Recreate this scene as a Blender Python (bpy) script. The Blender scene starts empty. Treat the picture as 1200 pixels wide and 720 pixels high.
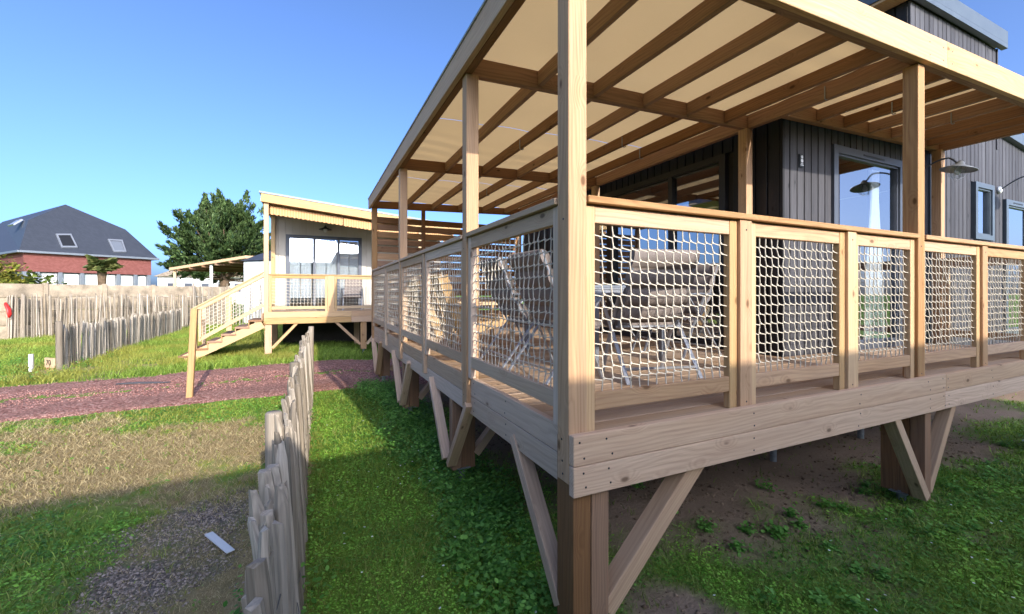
import bpy, bmesh, math, random
import numpy as np
from mathutils import Vector, Matrix, noise as mnoise

random.seed(11)
rng = np.random.default_rng(11)
R = math.radians
scene = bpy.context.scene
col = scene.collection

# ---------------------------------------------------------------- camera
cam_d = bpy.data.cameras.new('camera')
cam = bpy.data.objects.new('camera', cam_d)
col.objects.link(cam)
cam.location = (0, 0, 1.65)
cam.rotation_euler = (R(90), 0, R(-25.08))
cam_d.lens = 15.0
cam_d.sensor_width = 36
cam_d.shift_y = -16.0 / 1200
cam_d.clip_start = 0.05
cam_d.clip_end = 4000
scene.camera = cam

# ---------------------------------------------------------------- light
SUN_EL, SUN_AZ = R(22.5), R(6.0)       # azimuth: from -Y towards +X
world = bpy.data.worlds.new('World')
scene.world = world
world.use_nodes = True
wn = world.node_tree
wn.nodes.clear()
sky = wn.nodes.new('ShaderNodeTexSky')
sky.sky_type = 'NISHITA'
sky.sun_disc = False
sky.sun_elevation = SUN_EL
sky.sun_rotation = R(180) - SUN_AZ
sky.air_density = 0.48
sky.dust_density = 3.4
sky.ozone_density = 6.0
bg = wn.nodes.new('ShaderNodeBackground')
bg.inputs['Strength'].default_value = 0.15
wo = wn.nodes.new('ShaderNodeOutputWorld')
wn.links.new(sky.outputs[0], bg.inputs[0])
wn.links.new(bg.outputs[0], wo.inputs[0])

sun_d = bpy.data.lights.new('sun', 'SUN')
sun_d.energy = 2.0
sun_d.angle = R(0.5)
sun_d.color = (1.0, 0.95, 0.87)
sun = bpy.data.objects.new('sun', sun_d)
col.objects.link(sun)
sun.location = (3, -20, 12)
to_sun = Vector((math.sin(SUN_AZ) * math.cos(SUN_EL), -math.cos(SUN_AZ) * math.cos(SUN_EL), math.sin(SUN_EL)))
sun.rotation_euler = to_sun.to_track_quat('Z', 'Y').to_euler()

vs = scene.view_settings
vs.view_transform = 'Standard'
vs.look = 'None'
vs.exposure = 1.70
vs.gamma = 1.0
vs.use_curve_mapping = False
scene.cycles.use_denoising = True
scene.cycles.max_bounces = 8
scene.cycles.transparent_max_bounces = 12

# ---------------------------------------------------------------- object helpers
WM = {}          # world matrix of every object built


def link(o, parent=None, m=None):
    m = m or Matrix.Identity(4)
    col.objects.link(o)
    WM[o.name] = m.copy()
    if parent is not None:
        o.parent = parent
        o.matrix_parent_inverse = WM[parent.name].inverted()
    o.matrix_basis = m
    return o


def tag(o, label=None, cat=None, group=None, kind=None):
    if label: o['label'] = label
    if cat: o['category'] = cat
    if group: o['group'] = group
    if kind: o['kind'] = kind
    return o


LOCALS = set()   # things whose parts are modelled round their own base


def thing(name, label, cat, loc=(0, 0, 0), rz=0, group=None, local=False):
    o = bpy.data.objects.new(name, None)
    o.empty_display_size = 0.2
    link(o, None, Matrix.Translation(loc) @ Matrix.Rotation(rz, 4, 'Z'))
    if local: LOCALS.add(o.name)
    return tag(o, label, cat, group)


def part_empty(name, parent, m=None):
    o = bpy.data.objects.new(name, None)
    o.empty_display_size = 0.1
    return link(o, parent, m or WM[parent.name])


class MB:
    """collects shapes for one mesh"""
    def __init__(s):
        s.v = []; s.f = []

    def add(s, vs_, fs_):
        b = len(s.v)
        s.v += [tuple(x) for x in vs_]
        s.f += [tuple(i + b for i in f) for f in fs_]

    def box(s, x0, x1, y0, y1, z0, z1):
        s.add([(x0, y0, z0), (x1, y0, z0), (x1, y1, z0), (x0, y1, z0), (x0, y0, z1), (x1, y0, z1), (x1, y1, z1), (x0, y1, z1)],
              [(0, 3, 2, 1), (4, 5, 6, 7), (0, 1, 5, 4), (1, 2, 6, 5), (2, 3, 7, 6), (3, 0, 4, 7)])

    def tube(s, pts, r, n=6, flat=1.0, up=(0, 0, 1), cap=True):
        pts = [Vector(p) for p in pts]
        rs = r if isinstance(r, (list, tuple)) else [r] * len(pts)
        rings = []
        for i, p in enumerate(pts):
            a = pts[max(i - 1, 0)]; b = pts[min(i + 1, len(pts) - 1)]
            t = (b - a).normalized()
            u = Vector(up)
            if abs(t.dot(u)) > 0.95: u = Vector((1, 0, 0)) if abs(t.x) < 0.9 else Vector((0, 1, 0))
            x = t.cross(u).normalized(); y = x.cross(t)
            rings.append([p + x * rs[i] * math.cos(2 * math.pi * (k + .5) / n) + y * rs[i] * flat * math.sin(2 * math.pi * (k + .5) / n) for k in range(n)])
        vs_ = [q for g in rings for q in g]; fs_ = []
        for i in range(len(pts) - 1):
            for k in range(n):
                k2 = (k + 1) % n
                fs_.append((i * n + k, i * n + k2, (i + 1) * n + k2, (i + 1) * n + k))
        if cap:
            fs_.append(tuple(range(n - 1, -1, -1)))
            fs_.append(tuple((len(pts) - 1) * n + k for k in range(n)))
        s.add(vs_, fs_)

    def lathe(s, prof, n=16, c=(0, 0, 0)):
        vs_ = []; fs_ = []
        for (r, z) in prof:
            for k in range(n):
                a = 2 * math.pi * k / n
                vs_.append((c[0] + r * math.cos(a), c[1] + r * math.sin(a), c[2] + z))
        for i in range(len(prof) - 1):
            for k in range(n):
                k2 = (k + 1) % n
                fs_.append((i * n + k, i * n + k2, (i + 1) * n + k2, (i + 1) * n + k))
        s.add(vs_, fs_)

    def mesh(s, name, mat, smooth=False):
        me = bpy.data.meshes.new(name)
        me.from_pydata(s.v, [], s.f)
        if mat: me.materials.append(mat)
        if smooth: me.polygons.foreach_set('use_smooth', [True] * len(me.polygons))
        me.update()
        return me

    def build(s, name, mat, parent=None, m=None, smooth=False):
        o = bpy.data.objects.new(name, s.mesh(name, mat, smooth))
        return link(o, parent, m if m is not None else (WM[parent.name] if parent is not None and parent.name in LOCALS else None))


BOXES = {}


def box_mesh(lx, ly, lz, mat, ch=0.003):
    key = (round(lx, 3), round(ly, 3), round(lz, 3), mat.name, ch)
    if key in BOXES: return BOXES[key]
    bm = bmesh.new()
    bmesh.ops.create_cube(bm, size=1)
    for v in bm.verts:
        v.co.x *= lx; v.co.y *= ly; v.co.z *= lz
    if ch > 0:
        bmesh.ops.bevel(bm, geom=list(bm.edges), offset=ch, segments=1, affect='EDGES')
    me = bpy.data.meshes.new('board')
    bm.to_mesh(me); bm.free()
    me.materials.append(mat)
    BOXES[key] = me
    return me


def board(name, p0, p1, w, h, mat, parent=None, up=None, ch=0.003):
    """a plank from p0 to p1 (centre line); local X along it, w across, h along `up`"""
    p0 = Vector(p0); p1 = Vector(p1)
    x = (p1 - p0); L = x.length; x.normalize()
    u = Vector(up) if up is not None else (Vector((0, 1, 0)) if abs(x.z) > 0.9 else Vector((0, 0, 1)))
    y = u.cross(x).normalized(); z = x.cross(y)
    m = Matrix((x, y, z)).transposed().to_4x4()
    m.translation = (p0 + p1) / 2
    o = bpy.data.objects.new(name, box_mesh(L, w, h, mat, ch))
    return link(o, parent, m)


def vpost(name, x0, x1, y0, y1, z0, z1, mat, parent):
    return board(name, ((x0 + x1) / 2, (y0 + y1) / 2, z0), ((x0 + x1) / 2, (y0 + y1) / 2, z1), x1 - x0, y1 - y0, mat, parent)


def xboard(name, x0, x1, y0, y1, z0, z1, mat, parent):
    return board(name, (x0, (y0 + y1) / 2, (z0 + z1) / 2), (x1, (y0 + y1) / 2, (z0 + z1) / 2), y1 - y0, z1 - z0, mat, parent)


def yboard(name, x0, x1, y0, y1, z0, z1, mat, parent):
    return board(name, ((x0 + x1) / 2, y0, (z0 + z1) / 2), ((x0 + x1) / 2, y1, (z0 + z1) / 2), x1 - x0, z1 - z0, mat, parent)


def copy_tree(o, parent=None, m=None):
    """copy a thing with its parts; m = new world matrix of the root"""
    old = WM[o.name]
    new = m if m is not None else old
    d = new @ old.inverted()

    def rec(src, par):
        c = src.copy()
        link(c, par, d @ WM[src.name])
        for ch in [q for q in src.children]: rec(ch, c)
        return c
    return rec(o, parent)


# ---------------------------------------------------------------- materials
def lin(r, g=None, b=None):
    if g is None: r, g, b = r
    f = lambda c: (c / 255) / 12.92 if c / 255 <= 0.04045 else ((c / 255 + 0.055) / 1.055) ** 2.4
    return (f(r), f(g), f(b), 1)


class NT:
    def __init__(s, name):
        s.m = bpy.data.materials.new(name)
        s.m.use_nodes = True
        s.t = s.m.node_tree
        s.t.nodes.clear()
        s.out = s.t.nodes.new('ShaderNodeOutputMaterial')

    def n(s, kind, **kw):
        nd = s.t.nodes.new('ShaderNode' + kind)
        for k, v in kw.items():
            if k.startswith('i_'):
                nd.inputs[k[2:].replace('_', ' ')].default_value = v
            elif k.startswith('n_'):
                nd.inputs[int(k[2:])].default_value = v
            else:
                setattr(nd, k, v)
        return nd

    def l(s, a, b): s.t.links.new(a, b)

    def math(s, op, a, b=None, clamp=False):
        nd = s.n('Math', operation=op, use_clamp=clamp)
        for i, q in enumerate((a, b)):
            if q is None: continue
            if isinstance(q, (int, float)): nd.inputs[i].default_value = q
            else: s.l(q, nd.inputs[i])
        return nd.outputs[0]

    def mix(s, fac, a, b, mode='MIX'):
        nd = s.n('MixRGB', blend_type=mode)
        for i, q in ((0, fac), (1, a), (2, b)):
            if isinstance(q, (int, float)): nd.inputs[i].default_value = q
            elif isinstance(q, tuple): nd.inputs[i].default_value = q
            else: s.l(q, nd.inputs[i])
        return nd.outputs[0]

    def ramp(s, fac, stops):
        nd = s.n('ValToRGB')
        cr = nd.color_ramp
        while len(cr.elements) < len(stops): cr.elements.new(0.5)
        for e, (p, c) in zip(cr.elements, stops):
            e.position = p; e.color = c if isinstance(c, tuple) else (c, c, c, 1)
        s.l(fac, nd.inputs[0])
        return nd.outputs[0]

    def coords(s, scale=(1, 1, 1), kind='Object', rnd=True):
        tc = s.n('TexCoord')
        mp = s.n('Mapping')
        mp.inputs['Scale'].default_value = scale
        if rnd:
            oi = s.n('ObjectInfo')
            cb = s.n('CombineXYZ')
            s.l(s.math('MULTIPLY', oi.outputs['Random'], 37.0), cb.inputs[0])
            s.l(s.math('MULTIPLY', oi.outputs['Random'], 91.0), cb.inputs[1])
            s.l(s.math('MULTIPLY', oi.outputs['Random'], 53.0), cb.inputs[2])
            va = s.n('VectorMath', operation='ADD')
            s.l(tc.outputs[kind], va.inputs[0]); s.l(cb.outputs[0], va.inputs[1])
            s.l(va.outputs[0], mp.inputs[0])
        else:
            s.l(tc.outputs[kind], mp.inputs[0])
        return mp.outputs[0]

    def noise(s, vec, scale, detail=4, rough=0.55, dist=0.0):
        nd = s.n('TexNoise')
        nd.inputs['Scale'].default_value = scale
        nd.inputs['Detail'].default_value = detail
        nd.inputs['Roughness'].default_value = rough
        nd.inputs['Distortion'].default_value = dist
        if vec is not None: s.l(vec, nd.inputs['Vector'])
        return nd.outputs['Fac']

    def finish(s, color, rough=0.7, spec=0.25, bump=None, bstr=0.3, bdist=0.01, metal=0.0, **kw):
        p = s.n('BsdfPrincipled')
        for key, q in (('Base Color', color), ('Roughness', rough), ('Metallic', metal), ('Specular IOR Level', spec)):
            if isinstance(q, (int, float, tuple)): p.inputs[key].default_value = q
            else: s.l(q, p.inputs[key])
        for k, v in kw.items(): p.inputs[k.replace('_', ' ')].default_value = v
        if bump is not None:
            bn = s.n('Bump')
            bn.inputs['Strength'].default_value = bstr
            bn.inputs['Distance'].default_value = bdist
            s.l(bump, bn.inputs['Height']); s.l(bn.outputs[0], p.inputs['Normal'])
        s.l(p.outputs[0], s.out.inputs[0])
        return s.m


def wood(name, light, dark, grey=(150, 142, 134), weather=0.3, knots=True, axis='X', ring=60.0, var=0.28, contrast=1.0, rough=0.72, spec=0.2):
    t = NT(name)
    st = {'X': (1, 1, 1), 'Z': (1, 1, 1)}[axis]
    base = t.coords(st)
    sep = t.n('SeparateXYZ'); t.l(base, sep.inputs[0])
    a, b, c = (0, 1, 2) if axis == 'X' else (2, 0, 1)
    L, U, V = sep.outputs[a], sep.outputs[b], sep.outputs[c]

    def vec(kl, ku, kv):
        cb = t.n('CombineXYZ')
        t.l(t.math('MULTIPLY', L, kl), cb.inputs[0]); t.l(t.math('MULTIPLY', U, ku), cb.inputs[1]); t.l(t.math('MULTIPLY', V, kv), cb.inputs[2])
        return cb.outputs[0]
    # knots
    vo = t.n('TexVoronoi', feature='F1', distance='EUCLIDEAN')
    t.l(vec(4.2, 8.5, 8.5), vo.inputs['Vector']); vo.inputs['Scale'].default_value = 1.0
    vd = vo.outputs['Distance']
    vsep = t.n('SeparateColor'); t.l(vo.outputs['Color'], vsep.inputs[0])
    has = t.ramp(vsep.outputs[0], [(0.60, 0.0), (0.64, 1.0)])
    knot = t.math('MULTIPLY', t.ramp(vd, [(0.07, 1.0), (0.14, 0.0)]), has)
    halo = t.math('MULTIPLY', t.ramp(vd, [(0.05, 1.0), (0.42, 0.0)]), has)
    # growth rings, bent round the knots
    warp = t.noise(vec(0.55, 3.0, 3.0), 1.0, 3, 0.5)
    ph = t.math('ADD', t.math('ADD', U, t.math('MULTIPLY', V, 0.6)), t.math('MULTIPLY', warp, 0.22))
    if knots: ph = t.math('ADD', ph, t.math('MULTIPLY', halo, 0.05))
    rings = t.math('ADD', t.math('MULTIPLY', t.math('SINE', t.math('MULTIPLY', ph, ring * 6.28)), 0.5), 0.5)
    rings = t.math('POWER', rings, 1.6)
    fibre = t.noise(vec(3.0, 160.0, 160.0), 1.0, 4, 0.6)
    blot = t.noise(vec(1.1, 6.0, 6.0), 1.0, 4, 0.6)
    fib2 = t.ramp(fibre, [(0.34, 0.0), (0.66, 1.0)])
    coarse = t.ramp(t.noise(vec(1.6, 46.0, 46.0), 1.0, 3, 0.6), [(0.38, 0.0), (0.68, 1.0)])
    fac = t.math('ADD', t.math('ADD', t.math('MULTIPLY', rings, 0.30 * contrast), t.math('MULTIPLY', fib2, 0.34 * contrast)), t.math('MULTIPLY', coarse, 0.36 * contrast), True)
    colr = t.mix(fac, lin(light), lin(dark))
    colr = t.mix(t.ramp(blot, [(0.35, 0.0), (0.75, 0.7)]), colr, t.mix(0.5, lin(dark), lin(light)))
    if weather > 0:
        w = t.ramp(t.noise(vec(0.7, 5.0, 5.0), 1.0, 5, 0.65), [(0.30, 0.0), (0.72, 1.0)])
        colr = t.mix(t.math('MULTIPLY', w, weather), colr, lin(grey))
        colr = t.mix(weather * 0.4, colr, lin(grey))
    if knots:
        colr = t.mix(t.math('MULTIPLY', knot, 0.8), colr, lin(tuple(int(q * 0.48) for q in dark)))
        colr = t.mix(t.math('MULTIPLY', halo, 0.22), colr, lin(dark))
    oi = t.n('ObjectInfo')
    val = t.math('ADD', t.math('MULTIPLY', oi.outputs['Random'], var), 1.0 - var * 0.62)
    hs = t.n('HueSaturation')
    t.l(val, hs.inputs['Value']); t.l(colr, hs.inputs['Color'])
    t.l(t.math('ADD', t.math('MULTIPLY', oi.outputs['Random'], -0.25), 1.12), hs.inputs['Saturation'])
    hgt = t.math('SUBTRACT', t.math('MULTIPLY', fibre, -1.0), t.math('MULTIPLY', rings, 0.35))
    return t.finish(hs.outputs[0], rough, spec, hgt, 0.35, 0.002)


def plain(name, rgb, rough=0.6, spec=0.3, metal=0.0, var=0.12, scale=9.0, bstr=0.1, kind='Object', rnd=True):
    t = NT(name)
    v = t.coords(kind=kind, rnd=rnd)
    nz = t.noise(v, scale, 6, 0.6)
    fine = t.noise(v, scale * 14, 3, 0.6)
    f = t.math('ADD', t.math('MULTIPLY', nz, 0.7), t.math('MULTIPLY', fine, 0.3))
    hi = tuple(min(255, int(q * (1 + var))) for q in rgb); lo = tuple(int(q * (1 - var)) for q in rgb)
    colr = t.ramp(f, [(0.3, lin(lo)), (0.7, lin(hi))])
    rg = t.math('ADD', t.math('MULTIPLY', nz, 0.2), rough - 0.1)
    return t.finish(colr, rg, spec, fine, bstr, 0.003, metal)


M = {}
M['wood'] = wood('pine_fresh', (214, 170, 120), (148, 100, 60), weather=0.22, var=0.36)
M['wood_pale'] = wood('pine_pale', (218, 182, 132), (170, 124, 80), weather=0.14)
M['wood_beam'] = wood('pine_beam', (168, 124, 86), (106, 72, 46), weather=0.14, var=0.42)
M['wood_grey'] = wood('pine_weathered', (222, 184, 146), (156, 114, 82), grey=(204, 176, 148), weather=0.38, var=0.3)
M['wood_side'] = wood('pine_silvered_shaded', (208, 174, 140), (150, 116, 88), grey=(196, 174, 150), weather=0.5)  # left side pine: weathering, plus that side's shade put into the colour
M['wood_deck'] = wood('pine_decking', (196, 160, 118), (144, 106, 72), weather=0.4, var=0.25)
M['wood_white'] = wood('pine_bleached', (204, 172, 122), (156, 116, 70), weather=0.1)
M['chestnut'] = wood('chestnut_pale', (188, 170, 146), (96, 82, 66), grey=(168, 158, 144), weather=0.5, axis='Z', knots=False, ring=70, var=0.75, contrast=1.4)
M['clad'] = wood('charred_grey_boards', (82, 79, 80), (26, 25, 28), grey=(88, 86, 88), weather=0.35, axis='X', var=0.5, contrast=1.1, rough=0.6)
M['clad_dark'] = wood('shaded_grey_boards', (46, 44, 44), (26, 25, 26), grey=(50, 49, 50), weather=0.2, axis='X', var=0.35, rough=0.55)  # darker copy of the house boards, side wall shade put into the colour
M['cream'] = wood('cream_boards', (190, 180, 162), (164, 152, 134), grey=(184, 176, 164), weather=0.4, knots=False, var=0.08, contrast=0.6)
M['alu_dark'] = plain('anthracite_aluminium', (74, 78, 86), 0.45, 0.4, 0.0, 0.06)
M['trim'] = plain('blue_grey_flashing', (84, 92, 98), 0.4, 0.5, 0.2, 0.08)
M['alu'] = plain('light_aluminium', (160, 162, 165), 0.35, 0.5, 0.6, 0.05)
M['alu_grey'] = plain('grey_aluminium', (120, 124, 130), 0.4, 0.5, 0.4, 0.06)
M['steel'] = plain('galvanised_steel', (150, 154, 156), 0.45, 0.5, 0.6, 0.15, 30)
M['white'] = plain('white_paint', (208, 207, 203), 0.5, 0.4, 0, 0.03)
M['rope'] = plain('white_rope', (196, 184, 164), 0.8, 0.15, 0, 0.08, 60)
M['black'] = plain('black_metal', (34, 34, 36), 0.45, 0.4, 0, 0.1)
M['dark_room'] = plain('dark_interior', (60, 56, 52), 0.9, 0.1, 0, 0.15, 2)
M['concrete'] = plain('concrete', (150, 135, 114), 0.9, 0.15, 0, 0.3, 2.4, 0.5)
M['wire'] = plain('wire', (120, 116, 110), 0.5, 0.4, 0.7, 0.1)
M['red'] = plain('red_plastic', (206, 44, 40), 0.45, 0.4, 0, 0.1)
M['terracotta'] = plain('terracotta', (190, 120, 80), 0.8, 0.2, 0, 0.1)


def slingmat():
    t = NT('padded_sling_fabric')
    v = t.coords()
    w = t.n('TexWave', wave_type='BANDS', bands_direction='X'); w.inputs['Scale'].default_value = 120
    t.l(v, w.inputs['Vector'])
    w2 = t.n('TexWave', wave_type='BANDS', bands_direction='Z'); w2.inputs['Scale'].default_value = 120
    t.l(v, w2.inputs['Vector'])
    f = t.math('MULTIPLY', w.outputs['Fac'], w2.outputs['Fac'])
    c = t.mix(f, lin(112, 101, 94), lin(150, 138, 128))
    return t.finish(c, 0.75, 0.2, f, 0.2, 0.002)


def canvasmat():
    t = NT('cream_canvas')
    v = t.coords(rnd=False)
    nz = t.noise(v, 260, 2, 0.5)
    big = t.noise(v, 1.3, 4, 0.6)
    c = t.mix(t.math('ADD', t.math('MULTIPLY', nz, 0.5), t.math('MULTIPLY', big, 0.4)), lin(216, 182, 128), lin(190, 154, 102))
    d = t.n('BsdfDiffuse'); tr = t.n('BsdfTranslucent')
    t.l(c, d.inputs[0]); t.l(c, tr.inputs[0])
    mx = t.n('MixShader'); mx.inputs[0].default_value = 0.45
    bn = t.n('Bump'); bn.inputs['Strength'].default_value = 0.15; bn.inputs['Distance'].default_value = 0.002
    t.l(nz, bn.inputs['Height']); t.l(bn.outputs[0], d.inputs['Normal'])
    t.l(d.outputs[0], mx.inputs[1]); t.l(tr.outputs[0], mx.inputs[2]); t.l(mx.outputs[0], t.out.inputs[0])
    return t.m


def glassmat(name='window_glass', base=0.30, tint=(0.75, 0.8, 0.82, 1)):
    t = NT(name)
    tr = t.n('BsdfTransparent'); tr.inputs[0].default_value = tint
    gl = t.n('BsdfGlossy'); gl.inputs['Roughness'].default_value = 0.015
    gl.inputs[0].default_value = (0.95, 0.97, 1, 1)
    fr = t.n('Fresnel'); fr.inputs[0].default_value = 1.5
    mx = t.n('MixShader')
    ge = t.n('NewGeometry')
    outer = t.math('SUBTRACT', 1.0, ge.outputs['Backfacing'])
    t.l(t.math('MULTIPLY', t.math('ADD', fr.outputs[0], base, True), outer), mx.inputs[0])
    t.l(tr.outputs[0], mx.inputs[1]); t.l(gl.outputs[0], mx.inputs[2]); t.l(mx.outputs[0], t.out.inputs[0])
    return t.m


M['sling'] = slingmat()
M['canvas'] = canvasmat()
M['glass'] = glassmat()
M['glass_clear'] = glassmat('lamp_glass', 0.05, (0.95, 0.97, 0.97, 1))
M['glass_bright'] = glassmat('coated_glass', 0.45)
M['glass_mid'] = glassmat('sky_reflecting_glass', 0.28, (0.9, 0.93, 0.95, 1))

# ================================================================ ground
_perm = rng.random((256, 256))


def vnoise(x, y, s):
    x = np.asarray(x, float) * s + 57.3; y = np.asarray(y, float) * s + 91.7
    xi = np.floor(x).astype(int); yi = np.floor(y).astype(int)
    fx = x - xi; fy = y - yi
    fx = fx * fx * (3 - 2 * fx); fy = fy * fy * (3 - 2 * fy)
    g = lambda i, j: _perm[i % 256, j % 256]
    return (g(xi, yi) * (1 - fx) + g(xi + 1, yi) * fx) * (1 - fy) + (g(xi, yi + 1) * (1 - fx) + g(xi + 1, yi + 1) * fx) * fy


def fbm(x, y, s, o=4):
    a = 0; w = 1; tot = 0
    for k in range(o):
        a = a + vnoise(x, y, s * 2 ** k) * w; tot += w; w *= 0.55
    return a / tot


def sst(a, b, x):
    t = np.clip((np.asarray(x, float) - a) / (b - a), 0, 1)
    return t * t * (3 - 2 * t)


def gz(x, y):
    x = np.asarray(x, float); y = np.asarray(y, float)
    near = np.exp(-((x / 25) ** 2 + ((y - 6) / 25) ** 2))
    z = -0.07 * sst(0.4, 1.6, x) * near
    z = z + (fbm(x, y, 0.7, 3) - 0.5) * 0.06 * near + (fbm(x, y, 5.0, 3) - 0.5) * 0.022 * near
    return z


def path_lo(x): return 7.78 + 0.05 * np.asarray(x) + (fbm(x, 0 * np.asarray(x), 0.8, 3) - 0.5) * 0.5
def path_hi(x): return 11.3 + 0.22 * np.asarray(x) * (np.asarray(x) < 2) * 0.5 + (fbm(x, 0 * np.asarray(x) + 9, 0.8, 3) - 0.5) * 0.5


def cover(x, y):
    """shares of lush grass, straw, bare earth, dark gravel at a place"""
    x = np.asarray(x, float); y = np.asarray(y, float)
    n1 = fbm(x, y, 0.9, 4); n2 = fbm(x + 40, y - 13, 2.6, 4)
    j = (n1 - 0.5) * 1.3 + (n2 - 0.5) * 0.7
    # bare earth under the terrace
    under = sst(1.25, 2.0, x + j * 0.9) * sst(1.6, 2.5, y + j * 1.5) * (1 - sst(8.2, 9.2, y + j))
    spot = np.exp(-(((x - 1.75) / 0.55) ** 2 + ((y - 1.55) / 0.7) ** 2) * 1.4) * 1.15
    lane = np.exp(-(((x - 7.6) / 3.0) ** 2 + ((y - 3.2) / 1.0) ** 2))
    earth = np.clip(np.maximum(under, np.maximum(sst(0.3, 0.75, spot + j * 0.8), sst(0.35, 0.8, lane + j * 0.7))), 0, 1)
    # dark gravel patch left of the near fence
    g = np.exp(-(((x + 0.78) / 0.62) ** 2 + ((y - 3.55) / 0.95) ** 2) * 1.2)
    gravel = sst(0.25, 0.95, g + j * 0.9 + (fbm(x + 3, y, 6.0, 2) - 0.5) * 0.7)
    # mown dead straw between fence and path
    s1 = np.exp(-(((x + 1.5) / 2.1) ** 2 + ((y - 5.2) / 1.5) ** 2)) * 1.3
    s2 = np.exp(-(((x + 0.6) / 1.1) ** 2 + ((y - 3.0) / 1.9) ** 2)) * 1.2
    s3 = np.exp(-(((x + 5.2) / 2.6) ** 2 + ((y - 7.0) / 1.0) ** 2)) * 0.75
    s4 = np.exp(-(((x + 5.6) / 2.8) ** 2 + ((y - 12.2) / 2.0) ** 2)) * 0.7
    n3 = fbm(x - 7, y + 21, 5.5, 3)
    straw = sst(0.34, 0.85, np.maximum(np.maximum(s1, s2), np.maximum(s3, s4)) + j * 1.1 + (n3 - 0.5) * 1.1) * (x < -0.02 + j * 0.1)
    lush = np.exp(-(((x + 1.75) / 0.8) ** 2 + ((y - 3.6) / 1.05) ** 2))
    straw = straw * (1 - 0.92 * sst(0.25, 0.6, lush + j * 0.5)); gravel = gravel * (1 - 0.7 * sst(0.4, 0.8, lush + j * 0.4))
    straw = np.clip(straw * (1 - earth), 0, 1); gravel = gravel * (1 - earth)
    straw = straw * (1 - gravel * 0.6)
    onpath = (y > path_lo(x) - 0.02) & (y < path_hi(x) + 0.02) & (x < 4.4)
    grass = np.clip(1 - earth - straw * 0.86 - gravel * 0.94, 0, 1)
    return grass, straw, earth, gravel, onpath


def axis(lo, hi, step, far, k=1.22):
    a = list(np.arange(lo, hi + 1e-6, step))
    s = step
    while a[-1] < far: s *= k; a.append(a[-1] + s)
    s = step
    while a[0] > -far: s *= k; a.insert(0, a[0] - s)
    return np.array(a)


def grid_mesh(name, X, Y, Z, mat, attrs=None, smooth=True):
    ny, nx = X.shape
    me = bpy.data.meshes.new(name)
    co = np.stack([X, Y, Z], -1).reshape(-1, 3)
    i = np.arange((nx - 1) * (ny - 1)); r = i // (nx - 1); c = i % (nx - 1)
    v0 = r * nx + c
    F = np.stack([v0, v0 + 1, v0 + nx + 1, v0 + nx], -1)
    me.vertices.add(len(co)); me.vertices.foreach_set('co', co.ravel())
    me.loops.add(F.size); me.loops.foreach_set('vertex_index', F.ravel().astype(np.int32))
    me.polygons.add(len(F)); me.polygons.foreach_set('loop_start', (np.arange(len(F)) * 4).astype(np.int32))
    me.polygons.foreach_set('loop_total', np.full(len(F), 4, np.int32))
    me.update(calc_edges=True)
    if smooth: me.polygons.foreach_set('use_smooth', np.ones(len(F), bool))
    for k, a in (attrs or {}).items():
        at = me.attributes.new(k, 'FLOAT_COLOR', 'POINT')
        at.data.foreach_set('color', a.reshape(-1, 4).ravel().astype(np.float32))
    me.materials.append(mat)
    return me


def groundmat():
    t = NT('ground_soil_and_turf')
    at = t.n('Attribute', attribute_name='cover')
    sp = t.n('SeparateColor'); t.l(at.outputs['Color'], sp.inputs[0])
    v = t.coords(rnd=False)
    fine = t.noise(v, 55, 5, 0.7); mid = t.noise(v, 7, 5, 0.65); big = t.noise(v, 1.1, 3, 0.6)
    grass = t.mix(fine, lin(82, 118, 38), lin(134, 166, 66))
    grass = t.mix(t.ramp(mid, [(0.4, 0.0), (0.7, 0.6)]), grass, lin(104, 100, 58))
    straw = t.mix(fine, lin(112, 92, 64), lin(186, 164, 120))
    straw = t.mix(t.ramp(mid, [(0.45, 0.0), (0.7, 0.5)]), straw, lin(96, 92, 48))
    earth = t.mix(fine, lin(120, 98, 80), lin(180, 154, 128))
    earth = t.mix(t.ramp(mid, [(0.4, 0.0), (0.65, 0.7)]), earth, lin(148, 124, 102))
    earth = t.mix(t.ramp(big, [(0.4, 0.0), (0.7, 0.5)]), earth, lin(112, 94, 72))
    vo = t.n('TexVoronoi', feature='F1'); vo.inputs['Scale'].default_value = 70; t.l(v, vo.inputs['Vector'])
    grav = t.mix(vo.outputs['Distance'], lin(130, 120, 112), lin(72, 66, 60))
    c = grass
    c = t.mix(sp.outputs[1], c, straw); c = t.mix(sp.outputs[2], c, earth); c = t.mix(at.outputs['Alpha'], c, grav)
    h = t.math('ADD', fine, t.math('MULTIPLY', mid, 2.0))
    return t.finish(c, 0.95, 0.1, h, 0.7, 0.02)


def pathmat():
    t = NT('red_gravel')
    v = t.coords(rnd=False)
    vo = t.n('TexVoronoi', feature='F1'); vo.inputs['Scale'].default_value = 34; t.l(v, vo.inputs['Vector'])
    sepc = t.n('SeparateColor'); t.l(vo.outputs['Color'], sepc.inputs[0])
    mid = t.noise(v, 1.6, 5, 0.65)
    c = t.ramp(sepc.outputs[0], [(0.0, lin(128, 84, 72)), (0.4, lin(172, 120, 106)), (0.75, lin(194, 144, 128)), (1.0, lin(208, 168, 150))])
    c = t.mix(t.ramp(mid, [(0.35, 0.0), (0.7, 0.55)]), c, lin(140, 104, 92))
    c = t.mix(t.ramp(vo.outputs['Distance'], [(0.25, 0.0), (0.7, 0.55)]), c, lin(80, 58, 50))
    h = t.math('MULTIPLY', vo.outputs['Distance'], -1.0)
    return t.finish(c, 0.95, 0.1, h, 0.8, 0.02)


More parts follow.
